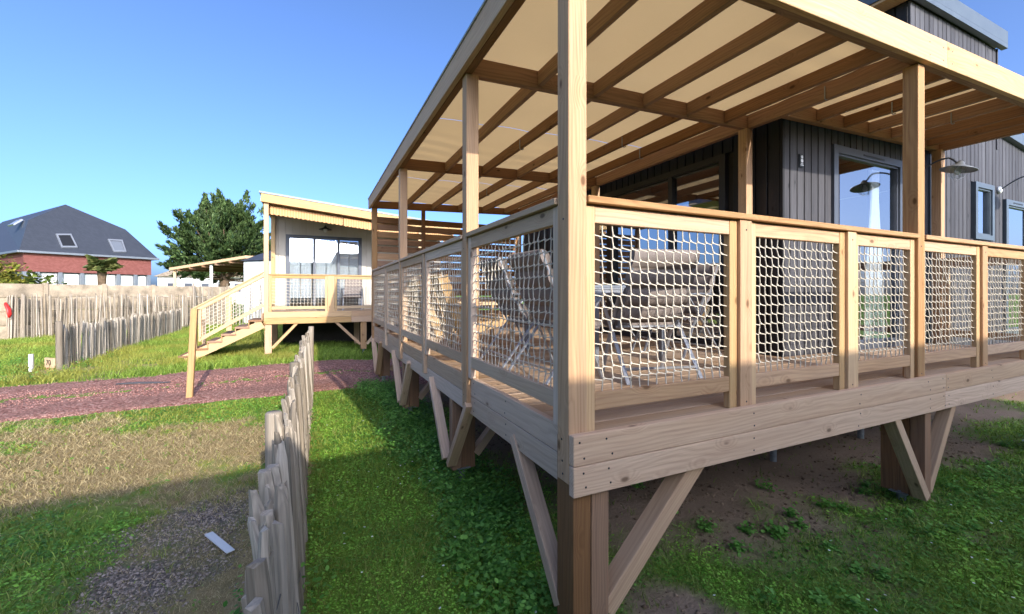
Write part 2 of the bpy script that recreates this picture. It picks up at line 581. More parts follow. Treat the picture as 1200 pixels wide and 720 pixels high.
M['ground'] = groundmat(); M['path'] = pathmat()
gx = axis(-7.5, 9.0, 0.07, 1200); gy = axis(-1.0, 13.0, 0.07, 1200)
GX, GY = np.meshgrid(gx, gy)
_g, _s, _e, _gr, _p = cover(GX, GY)
gme = grid_mesh('ground', GX, GY, gz(GX, GY), M['ground'], {'cover': np.stack([_g, _s, _e, _gr], -1)})
ground = link(bpy.data.objects.new('ground', gme)); tag(ground, kind='structure')

px = np.concatenate([np.arange(-60, -12, 1.0), np.arange(-12, 4.4, 0.12)])
tt = np.linspace(0, 1, 22)
PX, TT = np.meshgrid(px, tt)
PY = path_lo(PX) + (path_hi(PX) - path_lo(PX)) * TT
PZ = gz(PX, PY) + 0.012 - 0.05 * ((TT == 0) | (TT == 1)) + 0.012 * np.sin(TT * 9.0)
pth = link(bpy.data.objects.new('gravel_path', grid_mesh('gravel_path', PX, PY, PZ, M['path']))); tag(pth, kind='structure')


# ---------------------------------------------------------------- numpy scatter meshes
def tri_soup(name, V, F, colors, mat, parent=None, smooth=False):
    """V (n,3), F (m,3), colors (n,3)"""
    me = bpy.data.meshes.new(name)
    me.vertices.add(len(V)); me.vertices.foreach_set('co', np.ascontiguousarray(V, np.float32).ravel())
    k = F.shape[1]
    me.loops.add(F.size); me.loops.foreach_set('vertex_index', np.ascontiguousarray(F, np.int32).ravel())
    me.polygons.add(len(F)); me.polygons.foreach_set('loop_start', (np.arange(len(F)) * k).astype(np.int32))
    me.polygons.foreach_set('loop_total', np.full(len(F), k, np.int32))
    me.update(calc_edges=True)
    if smooth: me.polygons.foreach_set('use_smooth', np.ones(len(F), bool))
    if colors is not None:
        at = me.attributes.new('tint', 'FLOAT_COLOR', 'POINT')
        at.data.foreach_set('color', np.concatenate([colors, np.ones((len(colors), 1))], 1).astype(np.float32).ravel())
    me.materials.append(mat)
    return link(bpy.data.objects.new(name, me), parent)


def leafmat(name, trans=0.35, rough=0.55):
    t = NT(name)
    at = t.n('Attribute', attribute_name='tint')
    p = t.n('BsdfPrincipled'); p.inputs['Roughness'].default_value = rough; p.inputs['Specular IOR Level'].default_value = 0.25
    t.l(at.outputs['Color'], p.inputs['Base Color'])
    tr = t.n('BsdfTranslucent'); t.l(at.outputs['Color'], tr.inputs[0])
    mx = t.n('MixShader'); mx.inputs[0].default_value = trans
    t.l(p.outputs[0], mx.inputs[1]); t.l(tr.outputs[0], mx.inputs[2]); t.l(mx.outputs[0], t.out.inputs[0])
    return t.m


M['leaf'] = leafmat('leaf_green')
L3 = lambda c: np.array(lin(c)[:3])


def blades(P, h, w, lean, c0, c1, var=0.25):
    """curved two-segment blades: 5 verts, 3 tris each"""
    n = len(P)
    a = rng.random(n) * 2 * np.pi; b = rng.random(n) * 2 * np.pi
    dx = np.cos(a); dy = np.sin(a)
    ln = lean * (0.4 + rng.random(n)) * h
    sx = np.cos(b) * w / 2; sy = np.sin(b) * w / 2
    z0 = P[:, 2] - 0.008
    mid = np.stack([P[:, 0] + dx * ln * .35, P[:, 1] + dy * ln * .35, z0 + h * .6], 1)
    tip = np.stack([P[:, 0] + dx * ln, P[:, 1] + dy * ln, z0 + h], 1)
    s = np.stack([sx, sy, 0 * sx], 1)
    base = np.stack([P[:, 0], P[:, 1], z0], 1)
    V = np.stack([base - s, base + s, mid + s * .8, mid - s * .8, tip], 1).reshape(-1, 3)
    o = (np.arange(n) * 5)[:, None]
    F = np.concatenate([o + [0, 1, 2], o + [0, 2, 3], o + [3, 2, 4]], 0)
    t = rng.random((n, 1)); c = (c0 * (1 - t) + c1 * t) * (1 - var + 2 * var * rng.random((n, 1)))
    return V, F, np.repeat(c, 5, 0)


def leaves(P, r, tilt, c0, c1, var=0.25):
    """little pointed oval leaves: 6 verts, 4 tris"""
    n = len(P)
    a = rng.random(n) * 2 * np.pi
    u = np.stack([np.cos(a), np.sin(a), (rng.random(n) - .5) * tilt * 2], 1)
    vv = np.stack([-np.sin(a), np.cos(a), (rng.random(n) - .5) * tilt * 2], 1)
    r = r[:, None]
    pts = [P - u * r, P - u * r * .3 + vv * r * .62, P + u * r * .45 + vv * r * .55, P + u * r, P + u * r * .45 - vv * r * .55, P - u * r * .3 - vv * r * .62]
    V = np.stack(pts, 1).reshape(-1, 3)
    o = (np.arange(n) * 6)[:, None]
    F = np.concatenate([o + [0, 5, 1], o + [1, 5, 4], o + [1, 4, 2], o + [2, 4, 3]], 0)
    t = rng.random((n, 1)); c = (c0 * (1 - t) + c1 * t) * (1 - var + 2 * var * rng.random((n, 1)))
    return V, F, np.repeat(c, 6, 0)


def join(sets):
    Vs, Fs, Cs = [], [], []; b = 0
    for V, F, C in sets:
        Vs.append(V); Fs.append(F + b); Cs.append(C); b += len(V)
    return np.concatenate(Vs), np.concatenate(Fs), np.concatenate(Cs)


def sample(n, x0, x1, y0, y1, power=1.5, near=1.6):
    """random places, denser near the viewpoint of the garden"""
    X = x0 + rng.random(n * 4) * (x1 - x0); Y = y0 + rng.random(n * 4) * (y1 - y0)
    d = np.sqrt(X ** 2 + Y ** 2)
    k = rng.random(n * 4) < np.clip((near / np.maximum(d, 0.3)) ** power, 0, 1)
    return X[k], Y[k]


def far_scale(X, Y): return np.clip(np.sqrt(X ** 2 + Y ** 2) / 3.0, 0.8, 2.6)


def grass_field(nb, nl, box, power, near, hb, rl):
    sets = []
    X, Y = sample(nb, *box, power, near)
    g, s, e, gr, onp = cover(X, Y)
    k = (rng.random(len(X)) < np.clip(g, 0.05, 1) ** 1.2) & ~onp
    X, Y = X[k], Y[k]; sc = far_scale(X, Y)
    P = np.stack([X, Y, gz(X, Y)], 1)
    patch = fbm(X, Y, 1.7, 3)
    h = hb * (1 - 0.25 * (X < 0.05) * (Y < 9)) * (0.45 + rng.random(len(X))) * (0.6 + 0.9 * patch) * np.minimum(sc, 1.35)
    V, F, C = blades(P, h, 0.0045 * sc, 0.75, L3((92, 120, 36)), L3((158, 178, 78)))
    yel = np.repeat((sst(0.38, 0.62, fbm(X + 9, Y, 0.9, 3)) * 0.75 * (X < 0.1))[:, None], 5, 0)
    C = C * (1 - yel) + yel * L3((158, 150, 70))
    C = C * np.repeat((0.68 + 0.64 * fbm(X - 5, Y + 2, 3.1, 3))[:, None], 5, 0)
    sets.append((V, F, C))
    X, Y = sample(nl, *box, power, near)
    g, s, e, gr, onp = cover(X, Y)
    lush = sst(0.25, 0.55, fbm(X + 3, Y + 5, 1.1, 3) + 0.2 * (X > 0.1))
    k = (rng.random(len(X)) < (np.clip(g, 0.015, 1) ** 1.6) * lush) & ~onp
    X, Y = X[k], Y[k]; sc = far_scale(X, Y)
    P = np.stack([X, Y, gz(X, Y) + 0.008 + 0.024 * rng.random(len(X)) ** 1.4], 1)
    V, F, C = leaves(P, rl * (0.45 + 1.0 * rng.random(len(X)) ** 1.6) * np.minimum(sc, 1.7), 0.42, L3((84, 136, 42)), L3((142, 192, 84)))
    pt = np.repeat(sst(0.35, 0.7, fbm(X + 31, Y - 4, 2.3, 3))[:, None], 6, 0)
    C = C * (0.72 + 0.5 * pt) * (1 - 0.18 * pt + 0.36 * pt * np.array([1.0, 0.6, 0.2]))
    sets.append((V, F, C))
    # scattered taller tufts
    X, Y = sample(nb // 18, *box, power, near)
    g, s, e, gr, onp = cover(X, Y)
    k = (rng.random(len(X)) < (0.15 + g) * sst(0.45, 0.65, fbm(X + 70, Y, 2.0, 3))) & ~onp
    X, Y = X[k], Y[k]; m_ = 7
    X = np.repeat(X, m_) + rng.normal(size=len(X) * m_) * 0.012; Y = np.repeat(Y, m_) + rng.normal(size=len(Y) * m_) * 0.012
    P = np.stack([X, Y, gz(X, Y)], 1)
    sets.append(blades(P, 0.035 + 0.055 * rng.random(len(X)), 0.004 * np.minimum(far_scale(X, Y), 1.6), 0.7, L3((84, 112, 36)), L3((168, 172, 92)), 0.3))
    return sets


sets = grass_field(300000, 420000, (-7.5, 13.0, 0.25, 7.95), 1.25, 1.7, 0.034, 0.0088)
sets += grass_field(80000, 12000, (-16, 2.2, 10.6, 26), 0.6, 7.0, 0.085, 0.018)
lawn = tri_soup('grass', *join(sets), M['leaf'])
tag(lawn, 'green grass and clover growing round the fences and terrace', 'grass', kind='stuff')

# dry cut stalks
X, Y = sample(130000, -7, 0.1, 1.0, 7.9, 1.0, 1.9)
g, s, e, gr, onp = cover(X, Y)
k = (rng.random(len(X)) < np.maximum(s ** 0.8, 0.3 * gr)) & ~onp
X, Y = X[k], Y[k]; sc = far_scale(X, Y)
P = np.stack([X, Y, gz(X, Y) + 0.006], 1)
V, F, C = blades(P, (0.008 + 0.019 * rng.random(len(X))) * sc, 0.0026 * sc, 1.7, L3((132, 112, 74)), L3((214, 194, 146)))
X2, Y2 = sample(16000, 1.2, 8.5, 1.0, 7.5, 1.0, 2.4)
g, s, e, gr, onp = cover(X2, Y2)
k = rng.random(len(X2)) < e * 0.5
X2, Y2 = X2[k], Y2[k]
P2 = np.stack([X2, Y2, gz(X2, Y2) + 0.004], 1)
B = blades(P2, 0.008 + 0.02 * rng.random(len(X2)), np.full(len(X2), 0.004), 3.5, L3((92, 74, 56)), L3((150, 130, 100)))
dry = tri_soup('dry_grass', *join([(V, F, C), B]), M['leaf'])
tag(dry, 'dead straw coloured grass lying beside the near picket fence', 'dry grass', kind='stuff')

# leafy weeds along the left flank of the terrace and at its front edge
sets = []
cl = []
for k in range(460):
    y = 1.9 + rng.random() ** 0.8 * 6.2
    cl.append((0.82 + rng.random() * 0.62 + 0.12 * math.sin(y * 2.3), y, 0.04 + 0.08 * rng.random()))
for k in range(45):
    cl.append((2.2 + rng.random() * 6.5, 1.3 + rng.random() * 0.8, 0.025 + 0.03 * rng.random()))
for k in range(34):
    cl.append((1.4 + rng.random() * 3.5, 2.0 + rng.random() * 4.5, 0.03 + 0.05 * rng.random()))
for k in range(26):
    cl.append((-0.32 + rng.random() * 0.25, 1.6 + rng.random() * 6, 0.06 + 0.1 * rng.random()))
for k in range(40):
    cl.append((-6.5 + rng.random() * 2.0, 10.9 + rng.random() * 3.5, 0.08 + 0.12 * rng.random()))
for (x, y, r) in cl:
    n = int(50 + 260 * r)
    q = rng.normal(size=(n, 3)) * [r * .62, r * .62, r * .5]
    P = np.array([x, y, float(gz(x, y)) + r * 0.55]) + q
    P[:, 2] = np.maximum(P[:, 2], gz(P[:, 0], P[:, 1]) + 0.005)
    sets.append(leaves(P, 0.009 + 0.011 * rng.random(n), 0.5, L3((72, 122, 42)), L3((138, 188, 88))))
weeds = tri_soup('weeds', *join(sets), M['leaf'])
tag(weeds, 'leafy green weeds growing along the edge of the big terrace', 'weeds', kind='stuff')

# small white daisies
sets = []
n = 60
X = np.concatenate([0.15 + rng.random(n) * 0.9, 1.6 + rng.random(25) * 3]); Y = np.concatenate([1.2 + rng.random(n) * 4.5, 0.9 + rng.random(25) * 0.8])
P = np.stack([X, Y, gz(X, Y) + 0.045 + 0.03 * rng.random(len(X))], 1)
dz = tri_soup('daisies', *leaves(P, np.full(len(X), 0.009), 0.3, L3((236, 236, 226)), L3((250, 250, 244)), 0.02), M['leaf'])
tag(dz, 'tiny white daisies dotted in the grass beside the terrace', 'daisies', kind='stuff')


# loose stones
def stones(name, X, Y, r, c0, c1, mat, dz=0.0):
    n = len(X)
    base = np.array([(1, 0, 0), (-1, 0, 0), (0, 1, 0), (0, -1, 0), (0, 0, .7), (0, 0, -.7)], float)
    V = base[None] * (r[:, None, None]) * (0.6 + 0.8 * rng.random((n, 6, 1)))
    a = rng.random(n) * 6.28
    ca, sa = np.cos(a)[:, None], np.sin(a)[:, None]
    x = V[:, :, 0] * ca - V[:, :, 1] * sa; y = V[:, :, 0] * sa + V[:, :, 1] * ca
    V = np.stack([x + X[:, None], y + Y[:, None], V[:, :, 2] + (gz(X, Y) + r * 0.25 + dz)[:, None]], -1).reshape(-1, 3)
    f = np.array([(0, 2, 4), (2, 1, 4), (1, 3, 4), (3, 0, 4), (2, 0, 5), (1, 2, 5), (3, 1, 5), (0, 3, 5)])
    F = (np.arange(n) * 6)[:, None, None] + f[None]
    t = rng.random((n, 1)); C = (c0 * (1 - t) + c1 * t) * (0.75 + 0.5 * rng.random((n, 1)))
    return tri_soup(name, V, F.reshape(-1, 3), np.repeat(C, 6, 0), mat)


def stonemat():
    t = NT('loose_stone')
    at = t.n('Attribute', attribute_name='tint')
    return t.finish(at.outputs['Color'], 0.9, 0.2)


M['stone'] = stonemat()
X, Y = sample(60000, -3.2, 0.1, 1.6, 5.2, 0.6, 2.6)
g, s, e, gr, onp = cover(X, Y)
k = rng.random(len(X)) < gr * 0.33
st = stones('dark_gravel', X[k], Y[k], 0.004 + 0.007 * rng.random(k.sum()), L3((92, 80, 72)), L3((176, 160, 146)), M['stone'])
tag(st, 'patch of dark grey gravel beside the near picket fence', 'gravel', kind='stuff')
X = -14 + rng.random(40000) * 17; Y = 7.4 + rng.random(40000) * 4.6
k = (Y > path_lo(X)) & (Y < path_hi(X)) & (rng.random(len(X)) < 0.75)
X2 = 1.3 + rng.random(30000) * 7; Y2 = 1.0 + rng.random(30000) * 6
e2 = cover(X2, Y2)[2]
k2 = rng.random(len(X2)) < e2 * 0.42 * (0.25 + 1.5 * (fbm(X2, Y2, 2.2, 3) > 0.5))
cd = stones('earth_clods', X2[k2], Y2[k2], 0.004 + 0.016 * rng.random(k2.sum()) ** 2.5, L3((96, 76, 58)), L3((150, 126, 100)), M['stone'])
tag(cd, 'crumbs of bare brown earth under the terrace', 'earth', kind='stuff')
st = stones('red_gravel', X[k], Y[k], 0.005 + 0.008 * rng.random(k.sum()), L3((146, 98, 86)), L3((200, 152, 136)), M['stone'], 0.012)
tag(st, 'loose red stones covering the gravel path', 'gravel', kind='stuff')

# ================================================================ the big terrace
XL, YF, YB, XH, XE = 1.07, 1.67, 8.80, 4.45, 7.62
DECK = 0.985
zr = lambda x: 3.34 + (x - 1.07) * 0.033          # underside of the roof beams

NETS = {}


def net_mesh(L, H, cell, r, mat, slope=0.0, sag=0.006):
    """knotted rope net in local XZ, lower left corner at 0,0"""
    key = (round(L, 3), round(H, 3), cell, r, mat.name, round(slope, 4))
    if key in NETS: return NETS[key]
    mb = MB()
    rs = random.Random(int(L * 1000 + H * 77))
    nx = max(3, round(L / cell)); nz = max(3, round(H / cell))
    cx = L / nx; cz = H / nz; d = cz * 0.085; e = cx * 0.05
    jit = {}
    for i in range(-1, nx + 2):
        for j in range(-1, nz + 2):
            jit[i, j] = (rs.uniform(-1, 1) * cx * 0.03, rs.uniform(-1, 1) * sag, rs.uniform(-1, 1) * cz * 0.03)

    def P(i, j, s):
        a = jit[i, j]
        x = i * cx + (a[0] + s * e if 0 < i < nx else 0)
        z = j * cz + (a[2] + s * d if 0 < j < nz else 0)
        return (x, a[1], z + x * slope)
    for i in range(nx + 1):
        if i in (0, nx): continue
        pts = [P(i, 0, 0)]
        for j in range(1, nz): pts += [P(i, j, -1), P(i, j, 1)]
        pts.append(P(i, nz, 0))
        mb.tube(pts, r, 4, up=(0, 1, 0), cap=False)
    for j in range(1, nz):
        for i in range(nx):
            a = P(i, j, 1); b = P(i + 1, j, -1)
            mb.tube([a, b], r, 4, up=(0, 1, 0), cap=False)
            if 0 < i: mb.tube([(a[0] - .004, a[1] - .003, a[2] - .004), (a[0] + .004, a[1] - .003, a[2] + .004)], r * 1.7, 4, up=(0, 1, 0))
    me = mb.mesh('net', mat)
    NETS[key] = me
    return me


def net(parent, p, along, L, H, cell, r, mat, slope=0.0, name='net'):
    x = Vector(along); z = Vector((0, 0, 1)); y = z.cross(x)
    m = Matrix((x, y, z)).transposed().to_4x4(); m.translation = p
    o = bpy.data.objects.new(name, net_mesh(L, H, cell, r, mat, slope))
    return link(o, parent, m)


def rail_panel(root, axis_, a0, a1, b0, b1, z_floor, z_bot, z_top, mat_rail, mat_stile, cell=0.06, r=0.0034, inset=0.0, rope=None, ds=0.06):
    """framed net panel between a0 and a1 along an axis, b0..b1 thick; frame members and net are sub-parts"""
    pn = part_empty('railing_panel', root)
    F = (lambda n, u0, u1, v0, v1, z0, z1, m: xboard(n, u0, u1, v0, v1, z0, z1, m, pn)) if axis_ == 'x' else (lambda n, u0, u1, v0, v1, z0, z1, m: yboard(n, v0, v1, u0, u1, z0, z1, m, pn))
    V = (lambda n, u0, u1, v0, v1, z0, z1, m: vpost(n, u0, u1, v0, v1, z0, z1, m, pn)) if axis_ == 'x' else (lambda n, u0, u1, v0, v1, z0, z1, m: vpost(n, v0, v1, u0, u1, z0, z1, m, pn))
    V('stile', a0, a0 + ds, b0, b1, z_floor, z_top, mat_stile)
    V('stile', a1 - ds, a1, b0, b1, z_floor, z_top, mat_stile)
    q = 0.003
    F('top_rail', a0 + ds, a1 - ds, b0 + q, b1 - q, z_top - 0.085, z_top - 0.001, mat_rail)
    F('bottom_rail', a0 + ds, a1 - ds, b0 + q, b1 - q, z_bot, z_bot + 0.085, mat_rail)
    along = (1, 0, 0) if axis_ == 'x' else (0, 1, 0)
    bm_ = (b0 + b1) / 2
    p = (a0 + ds, bm_, z_bot + 0.085) if axis_ == 'x' else (bm_, a0 + ds, z_bot + 0.085)
    net(pn, p, along, a1 - a0 - 2 * ds, z_top - 0.17 - z_bot, cell, r, rope or M['rope'])
    return pn


T = thing('timber_terrace', 'large raised timber terrace with rope net railing and cream canvas roof', 'terrace', (2.7, 5.2, -0.07))
W_, G_, B_, S_ = M['wood'], M['wood_grey'], M['wood_beam'], M['wood_side']

# ---- decking
y = YF + 0.006
while y < YB - 0.02:
    y2 = min(y + 0.140, YB)
    x1 = XE if y2 < 2.84 else XH - 0.01
    xm = 3.2 + 1.2 * random.random()
    for a, b in ((XL + 0.08, xm), (xm + 0.004, x1)):
        xboard('deck_board', a, b, y, y2, DECK - 0.028, DECK - random.random() * 0.002, M['wood_deck'], T)
    y = y2 + 0.006

# ---- fascia boards: two courses, with butt joints
for (z0, z1) in ((0.862, 1.0), (0.72, 0.858)):
    j = 4.62 if z0 > .8 else 4.60
    xboard('fascia_board', XL, j, YF - 0.042, YF - 0.002, z0, z1, G_, T)
    xboard('fascia_board', j + .004, XE + 0.1, YF - 0.042, YF - 0.002, z0, z1, G_, T)
    for a, b in ((YF + 0.01, 3.17), (3.174, 5.9), (5.904, YB + 0.1)):
        yboard('fascia_board', XL + 0.035, XL + 0.075, a, b, z0, z1, S_, T)
# joists behind
for yy in (2.4, 3.3, 4.4, 5.5, 6.6, 7.7):
    xboard('joist', XL + 0.08, XH, yy, yy + 0.06, 0.74, DECK - 0.03, B_, T)

# ---- roof posts
LP = [YF, 3.11, 4.50, 5.85, 7.15, YB]
for i, yy in enumerate(LP):
    tall = i in (0, 1, 3, 5)
    if tall:
        vpost('post', XL, XL + 0.10, yy, yy + 0.10, 0.765, zr(XL), W_ if i < 2 else M['wood'], T)
    else:
        vpost('rail_post', XL, XL + 0.07, yy, yy + 0.07, 0.80, 2.075, S_, T)
FP = [XL, 2.24, 3.33, 4.28, 5.44, 6.55, XE - 0.1]
for i, xx in enumerate(FP):
    if i == 0: continue
    tall = i in (3, 6)
    if tall: vpost('post', xx, xx + 0.10, YF, YF + 0.10, DECK - .03, zr(xx) + 0.0, M['wood'], T)
    else: vpost('rail_post', xx, xx + 0.10, YF + .002, YF + 0.085, DECK - .03, 2.075, M['wood_pale'] if i == 2 else W_, T)
HP = [(3.11, 4.26), (5.85, 4.26), (YB, 4.26)]
for yy, xx in HP:
    vpost('post', xx, xx + 0.10, yy, yy + 0.10, DECK, zr(xx), W_, T)
vpost('post', XE - 0.1, XE, 2.70, 2.80, DECK, zr(XE), W_, T)

# ---- railing panels
for i in range(5):
    a = LP[i] + (0.10 if i in (0, 1, 3) else 0.07); b = LP[i + 1]
    rail_panel(T, 'y', a + .004, b - .004, XL + 0.012, XL + 0.055, DECK + .02, 1.085, 2.075, S_, S_, cell=0.062)
for i in range(6):
    a = FP[i] + 0.10; b = FP[i + 1]
    rail_panel(T, 'x', a + .004, b - .004, YF + 0.022, YF + 0.065, DECK, 1.085, 2.075, W_, M['wood_pale'], cell=0.059)
rail_panel(T, 'y', YF + .104, 2.696, XE - 0.075, XE - 0.03, DECK, 1.085, 2.075, W_, M['wood_pale'], cell=0.06)
yboard('handrail', XE - .11, XE + .004, YF + .104, 2.696, 2.079, 2.112, W_, T)
# handrails: flat caps broken at the tall posts
for a, b in ((YF + 0.104, 3.106), (3.214, 5.846), (5.954, YB - .004)):
    yboard('handrail', XL - 0.012, XL + 0.095, a, b, 2.079, 2.112, S_, T)
for a, b in ((XL + 0.104, 4.276), (4.384, XE - .104)):
    xboard('handrail', a, b, YF - 0.012, YF + 0.098, 2.079, 2.112, W_, T)

# ---- roof structure (rises gently towards the house)
def slope_x(name, x0, x1, y0, y1, dz0, dz1, mat):
    return board(name, (x0, (y0 + y1) / 2, zr(x0) + (dz0 + dz1) / 2), (x1, (y0 + y1) / 2, zr(x1) + (dz0 + dz1) / 2), y1 - y0, dz1 - dz0, mat, T)


slope_x('roof_fascia', XL - 0.03, 4.62, YF - 0.05, YF - 0.006, 0.0, 0.215, M['wood_pale'])
slope_x('roof_fascia', 4.624, XE + 0.03, YF - 0.05, YF - 0.006, 0.0, 0.215, M['wood_pale'])
slope_x('roof_beam', XL + 0.02, XE, YF - 0.002, YF + 0.055, 0.012, 0.17, B_)
yboard('edge_beam', XL - 0.055, XL - 0.012, YF - 0.05, YB + 0.16, zr(XL) + 0.0, zr(XL) + 0.185, S_, T)
yboard('edge_beam', XL - 0.008, XL + 0.05, YF + 0.06, YB + 0.10, zr(XL) + 0.004, zr(XL) + 0.14, B_, T)
yboard('edge_flashing', XL - 0.066, XL - 0.04, YF - 0.06, YB + 0.17, zr(XL) + 0.187, zr(XL) + 0.205, M['steel'], T)
for yy in (3.13, 5.87, YB + 0.02):
    slope_x('cross_beam', XL + 0.05, 4.36, yy, yy + 0.055, 0.0, 0.145, B_)
RX = [1.70, 2.26, 2.83, 3.39, 3.93]
bays = ((YF + 0.06, 3.128), (3.187, 5.868), (5.927, YB + 0.018))
for a, b in bays:
    for xx in RX:
        yboard('rafter', xx, xx + 0.048, a, b, zr(xx) + 0.02, zr(xx) + 0.138, B_, T)
    yboard('house_beam', 4.30, 4.362, a, b, zr(4.3) + 0.0, zr(4.3) + 0.17, B_, T)
for xx in (4.86, 5.36, 5.86, 6.36, 6.86, 7.24):
    yboard('rafter', xx, xx + 0.048, YF + 0.06, 2.738, zr(xx) + 0.02, zr(xx) + 0.138, B_, T)
slope_x('wall_beam', 4.366, XE, 2.74, 2.80, 0.0, 0.16, B_)
yboard('end_beam', XE - 0.05, XE + 0.01, YF + 0.06, 2.95, zr(XE) - 0.01, zr(XE) + 0.16, B_, T)
# flat metal hooks hanging the awning cords
for (xx, yy) in ((2.26, 4.6), (3.39, 4.1), (4.30, 2.35), (2.83, 7.1), (3.93, 4.4), (5.36, 2.3), (6.36, 2.2)):
    mb = MB()
    zz = zr(xx) + 0.12
    mb.tube([(xx - .004, yy, zz), (xx - .004, yy, zz - .115), (xx + .02, yy, zz - .122), (xx + .045, yy - .01, zz - .11)], 0.006, 5)
    mb.build('hook', M['steel'], T)


# canvas, slightly hollow between the rafters
def canvas(x0, x1, y0, y1, lines, name='canvas_roof'):
    nx = int((x1 - x0) / 0.05); ny = int((y1 - y0) / 0.08)
    X, Y = np.meshgrid(np.linspace(x0, x1, nx), np.linspace(y0, y1, ny))
    L = np.array(sorted(lines)); idx = np.clip(np.searchsorted(L, X), 1, len(L) - 1)
    t = (X - L[idx - 1]) / (L[idx] - L[idx - 1])
    Z = zr(X) + 0.146 + 0.016 * np.clip(np.sin(np.pi * np.clip(t, 0, 1)), 0, 1) + 0.012 * (vnoise(X, Y, 2.2) - .5) + 0.006 * np.sin(Y * 21 + 3 * np.sin(X * 2)) * sst(0.5, 0.8, vnoise(X, Y, 0.8))
    return link(bpy.data.objects.new(name, grid_mesh(name, X, Y, Z, M['canvas'])), T)


cl_ = [1.03] + [x + .024 for x in RX] + [4.33]
canvas(1.03, 4.40, YF - 0.02, 4.40, cl_)
canvas(1.03, 4.40, 4.41, 6.9, cl_)
canvas(1.03, 4.40, 6.91, YB + .08, cl_)
canvas(4.41, XE, YF - 0.02, 2.80, [4.38, 4.88, 5.38, 5.88, 6.38, 6.88, 7.26, XE])

# ---- slatted screen at the far end
zz = DECK + 0.03
k = 0
while zz < 3.16:
    xboard('slat', XL + 0.104, 4.256, YB + 0.03, YB + 0.052, zz, zz + 0.118, B_ if k % 3 else W_, T)
    zz += 0.146; k += 1
for xx in (2.05, 3.1): vpost('screen_post', xx, xx + 0.07, YB - .045, YB + 0.028, DECK, zr(xx), B_, T)

# ---- supports under the deck with raking struts
def strut(p0, p1, w, h, up):
    return board('brace', p0, p1, w, h, G_, T, up=up)


def foot(parent, x, y, z0):
    mb = MB(); mb.lathe([(0, z0 + .02), (0.032, z0 + .02), (0.032, -0.16), (0.0, -0.16)], 10, (x, y, 0))
    mb.box(x - .06, x + .06, y - .06, y + .06, z0 + .004, z0 + .012)
    mb.build('metal_foot', M['steel'], parent)


# corner: two posts side by side
p = vpost('support_post', 1.098, 1.196, YF + .004, YF + .15, -0.02, 0.985 - .03, B_, T)
vpost('support_post', 1.200, 1.30, YF + .002, YF + .15, -0.02, 0.985 - .03, B_, T)
foot(p, 1.2, YF + .07, -0.02)
strut((1.30, YF + .06, 0.10), (1.98, YF + .06, 0.78), 0.095, 0.10, (0, 1, 0))
strut((1.14, YF + .15, 0.10), (1.14, 2.36, 0.78), 0.07, 0.085, (1, 0, 0))
for yy in (3.62, 5.85, 8.25):
    p = vpost('support_post', 1.115, 1.20, yy, yy + .09, 0.09, 0.955, B_, T)
    vpost('support_post', 1.204, 1.33, yy + .003, yy + .087, 0.09, 0.955, B_, T)
    foot(p, 1.22, yy + .045, 0.09)
    strut((1.10, yy - .02, 0.16), (1.10, yy - .52, 0.80), 0.05, 0.085, (1, 0, 0))
    strut((1.10, yy + .11, 0.16), (1.10, yy + .62, 0.80), 0.05, 0.085, (1, 0, 0))
    strut((1.34, yy + .045, 0.2), (1.86, yy + .045, 0.80), 0.07, 0.085, (0, 1, 0))
for xx in (4.40, 7.2):
    p = vpost('support_post', xx, xx + .09, YF + .004, YF + .10, -0.0, 0.955, B_, T)
    if xx < 5: vpost('support_post', xx + .002, xx + .088, YF + .104, YF + .30, -0.0, 0.955, B_, T)
    foot(p, xx + .03, YF + .17, 0.0)
    strut((xx + .005, YF + .03, 0.03), (xx - .52, YF + .03, 0.80), 0.07, 0.09, (0, 1, 0))
    strut((xx + .085, YF + .05, 0.06), (xx + .56, YF + .05, 0.80), 0.07, 0.09, (0, 1, 0))
for xx, yy in ((2.75, 4.0), (4.0, 4.0), (2.75, 6.4), (4.0, 6.4), (4.2, 2.75), (5.8, 2.75)):
    p = vpost('support_post', xx, xx + .14, yy, yy + .14, 0.10, 0.73, B_, T)
    foot(p, xx + .07, yy + .07, 0.10)

# ---- screw heads
mb = MB(); mb.lathe([(0.0055, 0), (0.0055, .0012), (0, .0018)], 8)
SCR = mb.mesh('screw', M['black'])


def screw(p, face):
    rot = Matrix.Rotation(R(90), 4, 'X') if face == 'y' else Matrix.Rotation(R(-90), 4, 'Y')
    link(bpy.data.objects.new('screw', SCR), T, Matrix.Translation(p) @ rot)


for zz in (0.755, 0.825, 0.895, 0.965):
    for xx in (1.12, 1.27, 2.29, 3.38, 4.34, 4.58, 4.66, 5.49):
        screw((xx + random.uniform(-.02, .02), YF - .0425, zz + random.uniform(-.006, .006)), 'y')
    for yy in (1.72, 2.45, 3.03, 3.28, 4.4, 5.75, 6.0, 7.05):
        screw((XL + .0345, yy + random.uniform(-.02, .02), zz + random.uniform(-.006, .006)), 'x')
for yy in (YF, 3.11, 5.85, YB):
    for zz in (.80, .86, .96, 2.0):
        screw((XL - .0005, yy + .05 + random.uniform(-.02, .02), zz), 'x')
for xx in (2.24, 3.33, 4.28, 5.44):
    for zz in (1.02, 2.02): screw((xx + .05, YF + (.0015 if xx != 4.28 else -.0005), zz), 'y')
for xx in (1.25, 4.33, 4.55, 4.70):
    for dz in (.05, .15): screw((xx, YF - .0505, zr(xx) + dz), 'y')

# ================================================================ dark timber house
def cw(x, d, z=0.0):
    """place given as metres to the right of and ahead of the viewpoint"""
    return Vector((x * 0.9057 + d * 0.4239, -x * 0.4239 + d * 0.9057, z))


